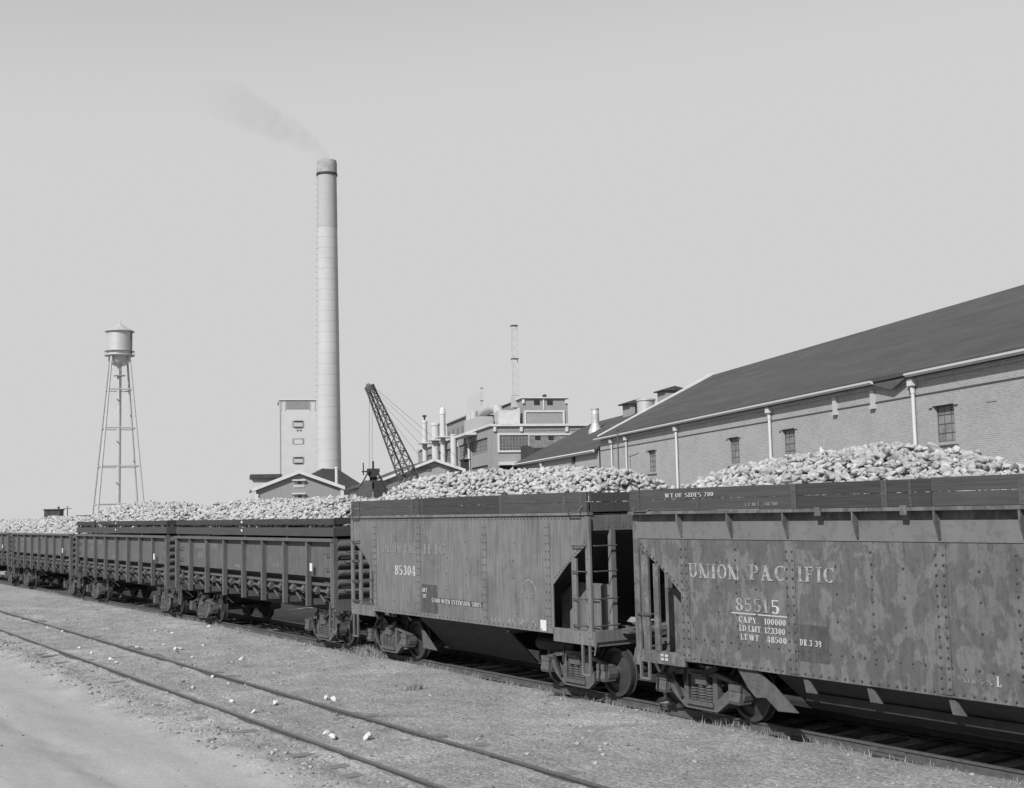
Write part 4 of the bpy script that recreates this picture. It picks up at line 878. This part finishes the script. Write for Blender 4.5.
# dark lean-to between the halls
A_ = dep2(527.5, 462, t2-3); B_ = dep2(550, 447.5, t2-3)
ln = building('dark_shed', t2-3, A_.y, 'dark box-like shed squeezed between factory block and lower hall roof')[0]
MB().poly([(0, 0), (B_.y-A_.y, 0), (B_.y-A_.y, B_.z), (.6, B_.z), (0, B_.z+.3)], 'x', -3, 0).build('wall', M['roof'], ln)
# white stacks by the left wall
for px, yt, yb, r, cap_ in ((424.5, 420.5, 444, .40, 1), (435.2, 423, 441, .58, 2), (442.5, 411.5, 438, .38, 3), (453.5, 435.5, 466, .42, 0)):
    q = lat2(px, yt, XF-1.6); names = ['white pipe stack nearest the factory corner, flat topped and shortest', 'slim white pipe stack at the far left of the row with a small dark cap', 'thick white pipe stack with a wide collar, second of the row from the left', 'tallest white pipe stack beside the factory block with a rounded cap']
    e = building('pipe_stack', q.x, XF-1.6, names[cap_], 'pipe stack')[0]; zt = q.z; zm = lat2(px, yb, XF-1.6).z
    MB().lathe([(r*.92, -.2), (r*.92, zm), (r, zm), (r, zt-.4), (r*1.12, zt-.4), (r*1.12, zt-.1), (r*.9, zt)] if cap_ != 0 else [(r, -.2), (r, zt), (r*1.1, zt), (r*1.1, zt+.15)], n=18).build('pipe', M['concW'], e, smooth=40)
    if cap_: MB().box(-1.2, 1.2, -.9, 1.4, zm, zm+.16).build('platform', M['trim'], e)
    if cap_ == 1: MB().lathe([(.12, zt), (.12, zt+.5), (.3, zt+.5), (.3, zt+.8)], n=8).build('cap', M['dark'], e)
    if cap_ == 3: MB().lathe([(r*1.1, zt-.1), (r*.9, zt+.35), (r*.4, zt+.6)], n=16).build('cap', M['concW'], e, smooth=60)
    if cap_ == 0: MB().box(-1.0, 7.5, .1, 1.5, zt-.4, zt-.1).build('platform', M['trim'], e)
# ------------------------------------------------------------------ low gabled brick building
tl = -118.; ap = dep2(433.5, 458.5, tl); er = dep2(462, 469.3, tl); wr = er.y-ap.y; le = ap.y-(ap.z-er.z)/((ap.z-er.z)/wr)*2.15
zl = ap.z-(ap.z-er.z)*2.15
lb = building('low_brick_building', tl, ap.y, 'low gabled brick building with white roof edge behind the crane boom')[0]
MB().poly([(le-ap.y, -.2), (wr, -.2), (wr, er.z-.2), (0, ap.z-.2), (le-ap.y, zl-.2)], 'x', -22, 0).build('wall', M['brickF'], lb)
q = MB()
for (xa_, za), (xb, zb_) in (((le-ap.y-.4, zl), (0, ap.z)), ((wr+.3, er.z), (0, ap.z))):
    q.add([(-22, xa_, za-.2), (.35, xa_, za-.2), (.35, xb, zb_-.2), (-22, xb, zb_-.2), (-22, xa_, za-.02), (.35, xa_, za-.02), (.35, xb, zb_-.02), (-22, xb, zb_-.02)], [(3,2,1,0),(4,5,6,7),(0,1,5,4),(1,2,6,5),(2,3,7,6),(3,0,4,7)])
q.build('roof', M['roof'], lb)
q = MB()
for (xa_, za), (xb, zb_) in (((le-ap.y-.4, zl), (0, ap.z)), ((wr+.3, er.z), (0, ap.z))): q.add([(.36, xa_, za-.28), (.5, xa_, za-.28), (.5, xb, zb_-.28), (.36, xb, zb_-.28), (.36, xa_, za), (.5, xa_, za), (.5, xb, zb_), (.36, xb, zb_)], [(3,2,1,0),(4,5,6,7),(0,1,5,4),(1,2,6,5),(2,3,7,6),(3,0,4,7)])
q.build('barge_board', M['trim'], lb)
for x0_, y0_, x1_, y1_, nx_, nz in ((387, 481, 400, 492, 8, 5), (403, 476, 411, 490, 5, 5), (414, 467, 431, 471, 7, 1), (446, 470, 451, 480, 3, 4), (454, 472, 460, 480, 3, 4)):
    fwin(x0_, y0_, x1_, y1_, 'glass', False, nx_, nz, lb, Vector((tl, ap.y, 0)), tl+.02)
A_ = dep2(464.3, 472, tl-6); B_ = dep2(469, 460, tl-6); db = building('dark_tower_shed', tl-6, A_.y, 'small dark upright shed between the low brick building and the factory wall')[0]
MB().box(-2, 0, 0, B_.y-A_.y, -.2, B_.z).box(-2.2, .2, -.1, B_.y-A_.y+.1, B_.z, B_.z+.12).build('wall', M['dark'], db)
# ------------------------------------------------------------------ silo tower, chimney, gable house
tt = -190.; A_ = dep2(280.5, 399, tt); B_ = dep2(315.6, 399, tt)
tw = building('white_tower', tt, A_.y, 'tall plain white tower with small framed windows standing left of the chimney')[0]; wT = B_.y-A_.y; zT = A_.z
def tz(y): return dep2(298, y, tt).z
def ty(x): return dep2(x, 450, tt).y-A_.y
tw_w = MB().box(-8, 0, 0, wT, -.2, zT-.2).build('wall', M['concW'], tw)
MB().box(-8.2, .2, -.25, wT+.2, zT-.2, zT).build('coping', M['trim'], tw)
q = MB()
for x in (281.2, 285.3, 310.2, 315.0): y = ty(x); q.box(0, .07, y-.07, y+.07, tz(410.5), zT-.2)
q.build('corner_pilaster', M['conc'], tw)
MB().box(0, .06, ty(286.5), ty(309.5), tz(409), tz(400)).build('panel', M['winmet'], tw)
for y0, y1, m_ in ((420.5, 427.5, 'conc'), (438.3, 444, 'concW'), (456.8, 463.5, 'conc')):
    w_ = MB().box(.0, .05, ty(292.5), ty(304), tz(y1), tz(y0)).build('window', M['wallG'], tw)
    MB().box(.05, .08, ty(294.3), ty(302.5), tz(y1), tz(y0+1.2)).build('shutter', M[m_], w_)
    MB().box(.08, .16, ty(294.3), ty(302.5), tz(y0+1.5), tz(y0+.4)).build('lintel', M['dark'], w_) if m_ == 'conc' else None
    MB().box(.08, .16, ty(294.3), ty(302.5), tz(y1), tz(y1-.8)).build('sill', M['dark'], w_) if m_ == 'conc' else None
for x in (297, 300): MB().box(0, .12, ty(x), ty(x+1.2), tz(430.8), tz(429.6)).build('vent', M['dark'], tw)
MB().tube((.1, -.15, 0), (.1, -.15, zT-.4), .1, n=8).build('downspout', M['conc'], tw)
tcn = -222.; bp_ = dep2(329.1, 480, tcn); tp_ = dep2(326.9, 161, tcn); D = (w2(bp_.x, bp_.y)).y
r_b = 12.9/F*D*1.0; r_t = 9.55/F*D
ch = building('factory_chimney', tcn, (bp_.y+tp_.y)/2, 'very tall pale concrete smokestack with a sooty top band', 'chimney')[0]; zC = tp_.z
pr = [(r_b*1.04, -.2)]+[(r_b+(r_t-r_b)*(f_**.8), zC*f_) for f_ in np.linspace(0.02, .93, 18)]
MB().lathe(pr, n=48).build('shaft', M['stack'], ch, smooth=40)
q = MB(); zc9 = zC*.93; r9 = r_b+(r_t-r_b)*(.93**.8)
M['stained'] = mat('smoke_stained_concrete', .51, .1, .5, .85, blotch=[(.5, .5, .88, .1)])
fr_ = lambda z: r_b+(r_t-r_b)*((z/zC)**.8)+.03
MB().lathe([(fr_(z), z) for z in np.linspace(zC-13, zC-2.4, 6)], n=48).build('stained_band', M['stained'], ch, smooth=40)
MB().lathe([(r_t+.02, zC-2.6), (r_t+.12, zC-2.6), (r_t+.14, zC-.5), (r_t+.02, zC), (r_t-.5, zC), (r_t-.5, zC-.8)], n=48).build('rim', M['soot'], ch, smooth=40)
MB().lathe([(r_t+.15, zC-2.9), (r_t+.22, zC-2.9), (r_t+.22, zC-2.55), (r_t+.15, zC-2.55)], n=48).build('band', M['dark'], ch)
q = MB()   # climbing rungs and pour joints
for i in range(60):
    f_ = (i+1)/62; r = r_b+(r_t-r_b)*(f_**.8); a = math.radians(218)-R2+0; z = zC*f_
    d = Vector((math.cos(math.pi*1.02-R2), math.sin(math.pi*1.02-R2), 0)); q.bar(d*r+Vector((0, 0, z)), d*(r+.16)+Vector((0, 0, z)), .3, .07)
q.build('ladder_rungs', M['pole'], ch)
q = MB()
for i in range(34):
    f_ = (i+.5)/35; r = r_b+(r_t-r_b)*(f_**.8)+.012; q.lathe([(r-.02, zC*f_), (r+.008, zC*f_), (r+.008, zC*f_+.06), (r-.02, zC*f_+.06)], n=48)
q.build('pour_joints', M['stack'], ch)
th_ = -150.; ap = dep2(299, 470.2, th_); el_ = dep2(251.5, 488.5, th_); er = dep2(343.8, 486.3, th_)
gh = building('gabled_shed', th_, ap.y, 'grey gabled shed with white roof edges in front of the white tower')[0]; a, b = el_.y-ap.y, er.y-ap.y
zel, zer = el_.z, er.z
MB().poly([(a+.9, -.2), (b-.1, -.2), (b-.1, zer-.3), (0, ap.z-.35), (a+.9, zel+.1)], 'x', -16, 0).build('wall', M['wallG'], gh)
for nm, m_, x0_, x1_, dz0, dz1 in (('roof', 'roof', -16, .3, -.3, -.03), ('barge_board', 'trim', .31, .5, -.42, 0)):
    q = MB()
    for (xa_, za), (xb, zb_) in (((a, zel), (0, ap.z)), ((b+.1, zer), (0, ap.z))): q.add([(x0_, xa_, za+dz0), (x1_, xa_, za+dz0), (x1_, xb, zb_+dz0), (x0_, xb, zb_+dz0), (x0_, xa_, za+dz1), (x1_, xa_, za+dz1), (x1_, xb, zb_+dz1), (x0_, xb, zb_+dz1)], [(3,2,1,0),(4,5,6,7),(0,1,5,4),(1,2,6,5),(2,3,7,6),(3,0,4,7)])
    q.build(nm, M[m_], gh)
gho = Vector((th_, ap.y, 0))
for y0, y1 in ((481, 487.5), (494.5, 501)):
    w_ = fwin(293.3, y0, 304.5, y1, 'conc', False, 1, 2, gh, gho, th_); A_ = dep2(292, y0-.1, th_); B_ = dep2(305.5, y0-1.6, th_)
    MB(gho).box(th_, th_+.4, A_.y, B_.y, A_.z, B_.z).build('hood', M['trim'], w_); A_ = dep2(298, y0+3, th_); B_ = dep2(301.5, y0+.8, th_); MB(gho).box(th_+.06, th_+.1, A_.y, B_.y, A_.z, B_.z).build('broken_pane', M['glassD'], w_)
for x in (256.5, 342): A_ = dep2(x, 486, th_); MB(gho).box(th_, th_+.25, A_.y-.2, A_.y+.2, 0, A_.z-(1.0 if x < 300 else .2)).build('corner_pipe', M['trim'], gh)
A_ = dep2(251, 478.5, -168); B_ = dep2(282, 474, -168); s2 = building('flat_shed', -168, A_.y, 'white shed with a thick dark flat roof left of the white tower')[0]
MB().box(-6, 0, 0, B_.y-A_.y, -.2, A_.z).build('wall', M['concW'], s2); MB().box(-6.3, .5, -.1, B_.y-A_.y, A_.z, B_.z).build('roof', M['roof'], s2)
A_ = dep2(316, 471.5, -175); B_ = dep2(331, 472.5, -175); C_ = dep2(360, 491, -175)
s3 = building('dark_roofed_shed', -175, A_.y, 'long shed with a dark sloping roof at the foot of the smokestack')[0]
MB().poly([(0, 0), (C_.y-A_.y, 0), (C_.y-A_.y, C_.z), (B_.y-A_.y, B_.z), (0, A_.z)], 'x', -10, 12).build('roof', M['roof'], s3)
A_ = dep2(336, 472, -148); vp_ = empty('vent_pipe', w2(-160, dep2(336.5, 472, -160).y), R2, 'short white vent pipe at the right slope of the grey gabled shed', 'roof vent'); MB().lathe([(.2, 2), (.2, dep2(336.5, 468, -160).z), (.26, dep2(336.5, 468, -160).z), (.2, dep2(336.5, 467, -160).z)], n=12).build('pipe', M['trim'], vp_)
# ------------------------------------------------------------------ water tower
tw_ = -265.; b = dep2(118.3, 500, tw_); zTop = dep2(118.6, 322, tw_); Dw = w2(b.x, b.y).y; pxm = Dw/F
def wz(y): return dep2(118.5, y, tw_).z
wt = empty('water_tower', w2(tw_, b.y), R2, 'silver water tower on four slender legs with a conical roof', 'water tower')
rT = 12.2*pxm
MB().lathe([(.05, wz(322.5)), (rT*.5, wz(327)), (rT*1.18, wz(331.3)), (rT*1.18, wz(332))], n=32).build('roof', M['silver'], wt, smooth=25)
MB().lathe([(.08, wz(323)), (.12, wz(320.5)), (.02, wz(319.5))], n=8).build('finial', M['silver'], wt)
MB().lathe([(rT, wz(356)), (rT, wz(331.5))], n=40).build('tank', M['silver'], wt, smooth=30)
MB().lathe([(rT*.95, wz(356))]+[(rT*.86*math.cos(a)**.75, wz(356)-(wz(356)-wz(366.5))*math.sin(a)) for a in np.linspace(.1, 1.5, 8)], n=32).build('tank_bottom', M['silver'], wt, smooth=40)
MB().lathe([(rT*1.02, wz(356)), (rT*1.22, wz(356)), (rT*1.22, wz(355)), (rT*1.02, wz(355))], n=32).build('balcony', M['silver'], wt)
q = MB(); 
for i in range(12): a = math.tau*i/12; q.tube((rT*1.2*math.cos(a), rT*1.2*math.sin(a), wz(355)), (rT*1.2*math.cos(a), rT*1.2*math.sin(a), wz(351.5)), .025, n=4)
q.lathe([(rT*1.19, wz(351.6)), (rT*1.20, wz(351.6)), (rT*1.20, wz(351.4)), (rT*1.19, wz(351.4))], n=32); q.build('railing', M['silver'], wt)
rtop = rT*.98; zt0 = wz(356); zb0 = -.2; zlow = wz(505); rlow_at = 26.5*pxm/ math.cos(math.radians(32))*.96
def leg_r(z): return rtop+(rlow_at-rtop)*(zt0-z)/(zt0-zlow)
angs = [math.radians(45+90*i+12) for i in range(4)]
for a in angs: MB().tube((math.cos(a)*leg_r(zb0), math.sin(a)*leg_r(zb0), zb0), (math.cos(a)*rtop, math.sin(a)*rtop, zt0), .24, n=8).build('leg', M['silver'], wt)
for y in (390, 428.5, 466.5, 504):
    q = MB(); z = wz(y); r = leg_r(z)
    for i in range(4): a, c_ = angs[i], angs[(i+1) % 4]; q.tube((math.cos(a)*r, math.sin(a)*r, z), (math.cos(c_)*r, math.sin(c_)*r, z), .16, n=6)
    q.build('strut', M['silver'], wt)
q = MB(); zs_ = [zt0]+[wz(y) for y in (390, 428.5, 466.5, 504)]
for k_ in range(4):
    for i in range(4):
        a, c_ = angs[i], angs[(i+1) % 4]; r0, r1 = leg_r(zs_[k_]), leg_r(zs_[k_+1])
        q.tube((math.cos(a)*r0, math.sin(a)*r0, zs_[k_]), (math.cos(c_)*r1, math.sin(c_)*r1, zs_[k_+1]), .009, n=3); q.tube((math.cos(c_)*r0, math.sin(c_)*r0, zs_[k_]), (math.cos(a)*r1, math.sin(a)*r1, zs_[k_+1]), .009, n=3)
q.build('tie_rods', M['silver'], wt)
MB().tube((0, 0, -.2), (0, 0, wz(366)), .48, n=14).build('riser_pipe', M['silver'], wt, smooth=40)
MB().lathe([(.5, wz(376)), (1.3, wz(376)), (1.3, wz(375.3)), (.5, wz(375.3))], n=16).build('riser_platform', M['silver'], wt)
q = MB(); a = math.radians(68)
for s_d in (-.18, .18):
    q.bar((rT*1.06*math.cos(a)+s_d*math.sin(a), rT*1.06*math.sin(a)-s_d*math.cos(a), wz(357)), (rT*1.06*math.cos(a)+s_d*math.sin(a), rT*1.06*math.sin(a)-s_d*math.cos(a), wz(331)), .1, .1)
for i in range(14): z = wz(357)+(wz(331)-wz(357))*i/14; q.bar((rT*1.06*math.cos(a)-.18*math.sin(a), rT*1.06*math.sin(a)+.18*math.cos(a), z), (rT*1.06*math.cos(a)+.18*math.sin(a), rT*1.06*math.sin(a)-.18*math.cos(a), z), .06, .06)
q.build('ladder', M['pole'], wt)
# far-off shed and pole at the left
A_ = dep2(44, 517, -320); B_ = dep2(59.5, 510, -320); s4 = building('distant_shed', -320, A_.y, 'small dark distant shed above the beets at the left edge')[0]
MB().box(-8, 0, 0, B_.y-A_.y, -.2, B_.z).box(-8.2, .2, -.2, B_.y-A_.y+.2, B_.z, B_.z+.3).build('wall', M['roof'], s4); MB().box(-3, -2, (B_.y-A_.y)*.8, (B_.y-A_.y)*.9, B_.z, B_.z+.9).build('chimney', M['roof'], s4)
A_ = dep2(67.5, 506, -300); p_ = empty('utility_pole', w2(-300, A_.y), R2, 'lone thin pole between the distant shed and the water tower', 'pole'); MB().tube((0, 0, -.2), (0, 0, A_.z), .16, .11).build('post', M['pole'], p_); MB().box(-.06, .06, -.9, .9, A_.z-.7, A_.z-.55).build('crossarm', M['pole'], p_)
A_ = dep2(76, 517.5, -330); B_ = dep2(92, 515, -330); s5 = building('distant_shed', -330, A_.y, 'very low distant roof between the lone pole and the water tower')[0]
MB().box(-8, 0, 0, B_.y-A_.y, -.2, B_.z).build('wall', M['roof'], s5)
# ------------------------------------------------------------------ crane with clamshell bucket
DC = 46.
def at(px, py, Y): d = ray(px, py); return CC+d*(Y/d.y)
tip, foot = at(370, 388, DC), at(421.5, 508, DC+1.2)
cr = empty('crane', (foot.x, foot.y, 0), 0, 'dark lattice boom crane rising behind the train with its bucket cables', 'crane'); O = Vector((foot.x, foot.y, 0))
ax_ = (tip-foot); Lb = ax_.length; ax_.normalize(); yv = Vector((.35, 1, 0)).normalized(); sd = ax_.cross(yv).normalized(); fw = sd.cross(ax_).normalized()
def bw_(f_): return .12+.24*(1-f_) if f_ > .25 else .12+.72*f_
q = MB(); N_ = 13
def cpt(f_, i, j): hw_ = bw_(f_); return foot-O+ax_*(Lb*f_)+sd*(hw_*.92*i)+fw*(hw_*1.1*j)
cs = [(-1,-1),(1,-1),(1,1),(-1,1)]
for k_ in range(N_):
    f0, f1 = k_/N_, (k_+1)/N_
    for i in range(4):
        q.bar(cpt(f0, *cs[i]), cpt(f1, *cs[i]), .055, .055); nx2 = (i+1) % 4
        q.bar(cpt(f0, *cs[i]) if k_ % 2 else cpt(f0, *cs[nx2]), cpt(f1, *cs[nx2]) if k_ % 2 else cpt(f1, *cs[i]), .026, .026)
        q.bar(cpt(f1, *cs[i]), cpt(f1, *cs[nx2]), .028, .028)
q.build('boom', M['crane'], cr)
q = MB()
for k_ in (-1, 1): q.lathe([(.05, -.03), (.12, -.03), (.10, 0), (.12, .03), (.05, .03)], tip-O+sd*.02*k_+yv*(.10*k_)+ax_*.05, 16, 'y')
q.bar(tip-O-sd*.16, tip-O+sd*.16, .3, .2, up=ax_); q.build('boom_head', M['crane'], cr)
q = MB(); back = at(452, 470, DC+3.5)-O
for k_ in (-.25, -.1, .1, .3): q.tube(tip-O+fw*k_, back+Vector((k_*5, k_*2, -k_*2)), .006, n=4)
bk = at(372, 468, DC)
for px in (369.3, 372.2): q.tube(at(px, 392, DC)-O, at(px, 469, DC)-O, .006, n=4)
q.build('cable', M['dark'], cr)
base = foot-O; cab = MB(); cab.poly([(-.9, 1.3), (3.2, 1.3), (3.2, 2.9), (1.2, 3.3), (-.4, 3.2), (-.9, 2.6)], 'y', -1.3, 1.3); cab.build('cab', M['roof'], cr)
for s in (-1, 1):
    MB().poly([(-1.6, .1), (-1.9, .5), (-1.5, .95), (2.9, .95), (3.3, .5), (3.0, .1)], 'y', s*1.5-.3, s*1.5+.3).build('crawler_track', M['dark'], cr)
MB().box(-.6, 2.2, -1.2, 1.2, .6, 1.3).build('undercarriage', M['dark'], cr)
MB().bar((.4, -.6, 3.1), (back.x*.6, back.y*.6, 4.4), .12, .12).bar((.4, .6, 3.1), (back.x*.6, back.y*.6, 4.4), .12, .12).tube((back.x*.6, back.y*.6, 4.4), tuple(back), .03).build('gantry', M['dark'], cr)
# bucket
bt, bb = at(372.5, 468.5, DC), at(373, 498, DC); hb = bt.z-bb.z
cb = empty('clamshell_bucket', (bb.x, bb.y, bb.z), math.radians(8), 'dark open clamshell bucket hanging from the crane just above the beet cars', 'crane bucket')
for s in (-1, 1):
    q = MB(); sh = [(s*.04, hb*.56), (s*.30, hb*.60), (s*.66, .16*hb), (s*.60, .04*hb), (s*.10, 0), (s*.02, .05*hb)]
    q.poly(sh, 'y', -.42, .42); q.build('shell', M['cast'] if s < 0 else M['dark'], cb)
    q = MB()
    for y in (-.36, .36): q.bar((s*.14, y, hb*.93), (s*.48, y, hb*.40), .06, .05)
    q.build('arm', M['dark'], cb)
MB().poly([(-.24, hb*.88), (-.22, hb*.99), (.26, hb*.99), (.27, hb*.88), (.14, hb*.70), (-.12, hb*.70)], 'y', -.3, .3).build('head_block', M['dark'], cb)
MB().box(-.12, .16, -.2, .2, hb*.3, hb*.72).tube((-.42, 0, hb*.9), (-.2, 0, hb*.9), .03).tube((-.36, 0, hb*.78), (-.36, 0, hb*1.2), .025).tube((.02, 0, hb), (.02, 0, hb*1.25), .04).build('closing_block', M['dark'], cb)
# small roof stub on ridge line beside the bucket
# ------------------------------------------------------------------ smoke
def smoke(name, path, label, dens, colr):
    m = bpy.data.materials.new(name); m.use_nodes = True; N = m.node_tree.nodes; L = m.node_tree.links; N.clear()
    o_ = N.new('ShaderNodeOutputMaterial'); pv = N.new('ShaderNodeVolumePrincipled'); pv.inputs['Color'].default_value = g(colr)
    tc = N.new('ShaderNodeTexCoord'); no = N.new('ShaderNodeTexNoise'); no.inputs['Scale'].default_value = .45; no.inputs['Detail'].default_value = 5; L.new(tc.outputs['Object'], no.inputs[0])
    mr = N.new('ShaderNodeMapRange'); mr.inputs[1].default_value = .28; mr.inputs[2].default_value = .75; mr.inputs[3].default_value = 0; mr.inputs[4].default_value = dens
    L.new(no.outputs[0], mr.inputs[0])
    sx_ = N.new('ShaderNodeSeparateXYZ'); L.new(tc.outputs['Object'], sx_.inputs[0]); m2 = N.new('ShaderNodeMapRange'); m2.inputs[1].default_value = -24; m2.inputs[2].default_value = 0; m2.inputs[3].default_value = .12; m2.inputs[4].default_value = 1.7
    L.new(sx_.outputs[0], m2.inputs[0]); ml = N.new('ShaderNodeMath'); ml.operation = 'MULTIPLY'; L.new(mr.outputs[0], ml.inputs[0]); L.new(m2.outputs[0], ml.inputs[1]); L.new(ml.outputs[0], pv.inputs['Density']); L.new(pv.outputs[0], o_.inputs['Volume'])
    n_ = 14; V = []; Fc = []; c0 = path[0][0]
    for k_, (p, r) in enumerate(path):
        a = (path[min(k_+1, len(path)-1)][0]-path[max(k_-1, 0)][0]).normalized(); u = a.cross(Vector((0, 1, .2))).normalized(); v = a.cross(u)
        for i in range(n_):
            th = math.tau*i/n_; rr_ = r*(1+.35*mnoise.noise(Vector((k_*.5, math.cos(th), math.sin(th)))*1.3)); V.append(tuple(p-c0+(u*math.cos(th)+v*math.sin(th))*rr_))
    for k_ in range(len(path)-1):
        for i in range(n_): j = (i+1) % n_; Fc.append((k_*n_+i, k_*n_+j, (k_+1)*n_+j, (k_+1)*n_+i))
    Fc += [tuple(range(n_-1, -1, -1)), tuple(range((len(path)-1)*n_, len(path)*n_))]
    me = bpy.data.meshes.new(name); me.from_pydata(V, [], Fc); me.materials.append(m); o = bpy.data.objects.new(name, me); col.objects.link(o); o.location = c0
    return tag(o, label, 'smoke', kind='stuff')
Yc = w2(tcn, (bp_.y+tp_.y)/2).y
pp = [(327, 162, 1.1), (322, 155.5, 1.3), (315, 148, 1.6), (306, 141, 2.2), (294, 133, 2.4), (281, 128, 3.2), (266, 120, 3.2), (250, 112, 4.2), (232, 104, 4.4), (208, 99, 3.6), (180, 97, 2.4), (160, 97, .6)]
smoke('smoke_plume', [(at(x, y, Yc), r) for x, y, r in pp], 'thin grey smoke drifting left from the smokestack', .05, .3)
Ys = w2(tf-16, XF+4).y
smoke('steam_wisp', [(at(x, y, Ys), r) for x, y, r in ((474, 416, .5), (473, 410, .9), (474, 404, 1.2), (476, 398, 1.2), (478, 392, .7))], 'faint vapour wisp rising beside the thin mast on the factory roof', .04, .05)
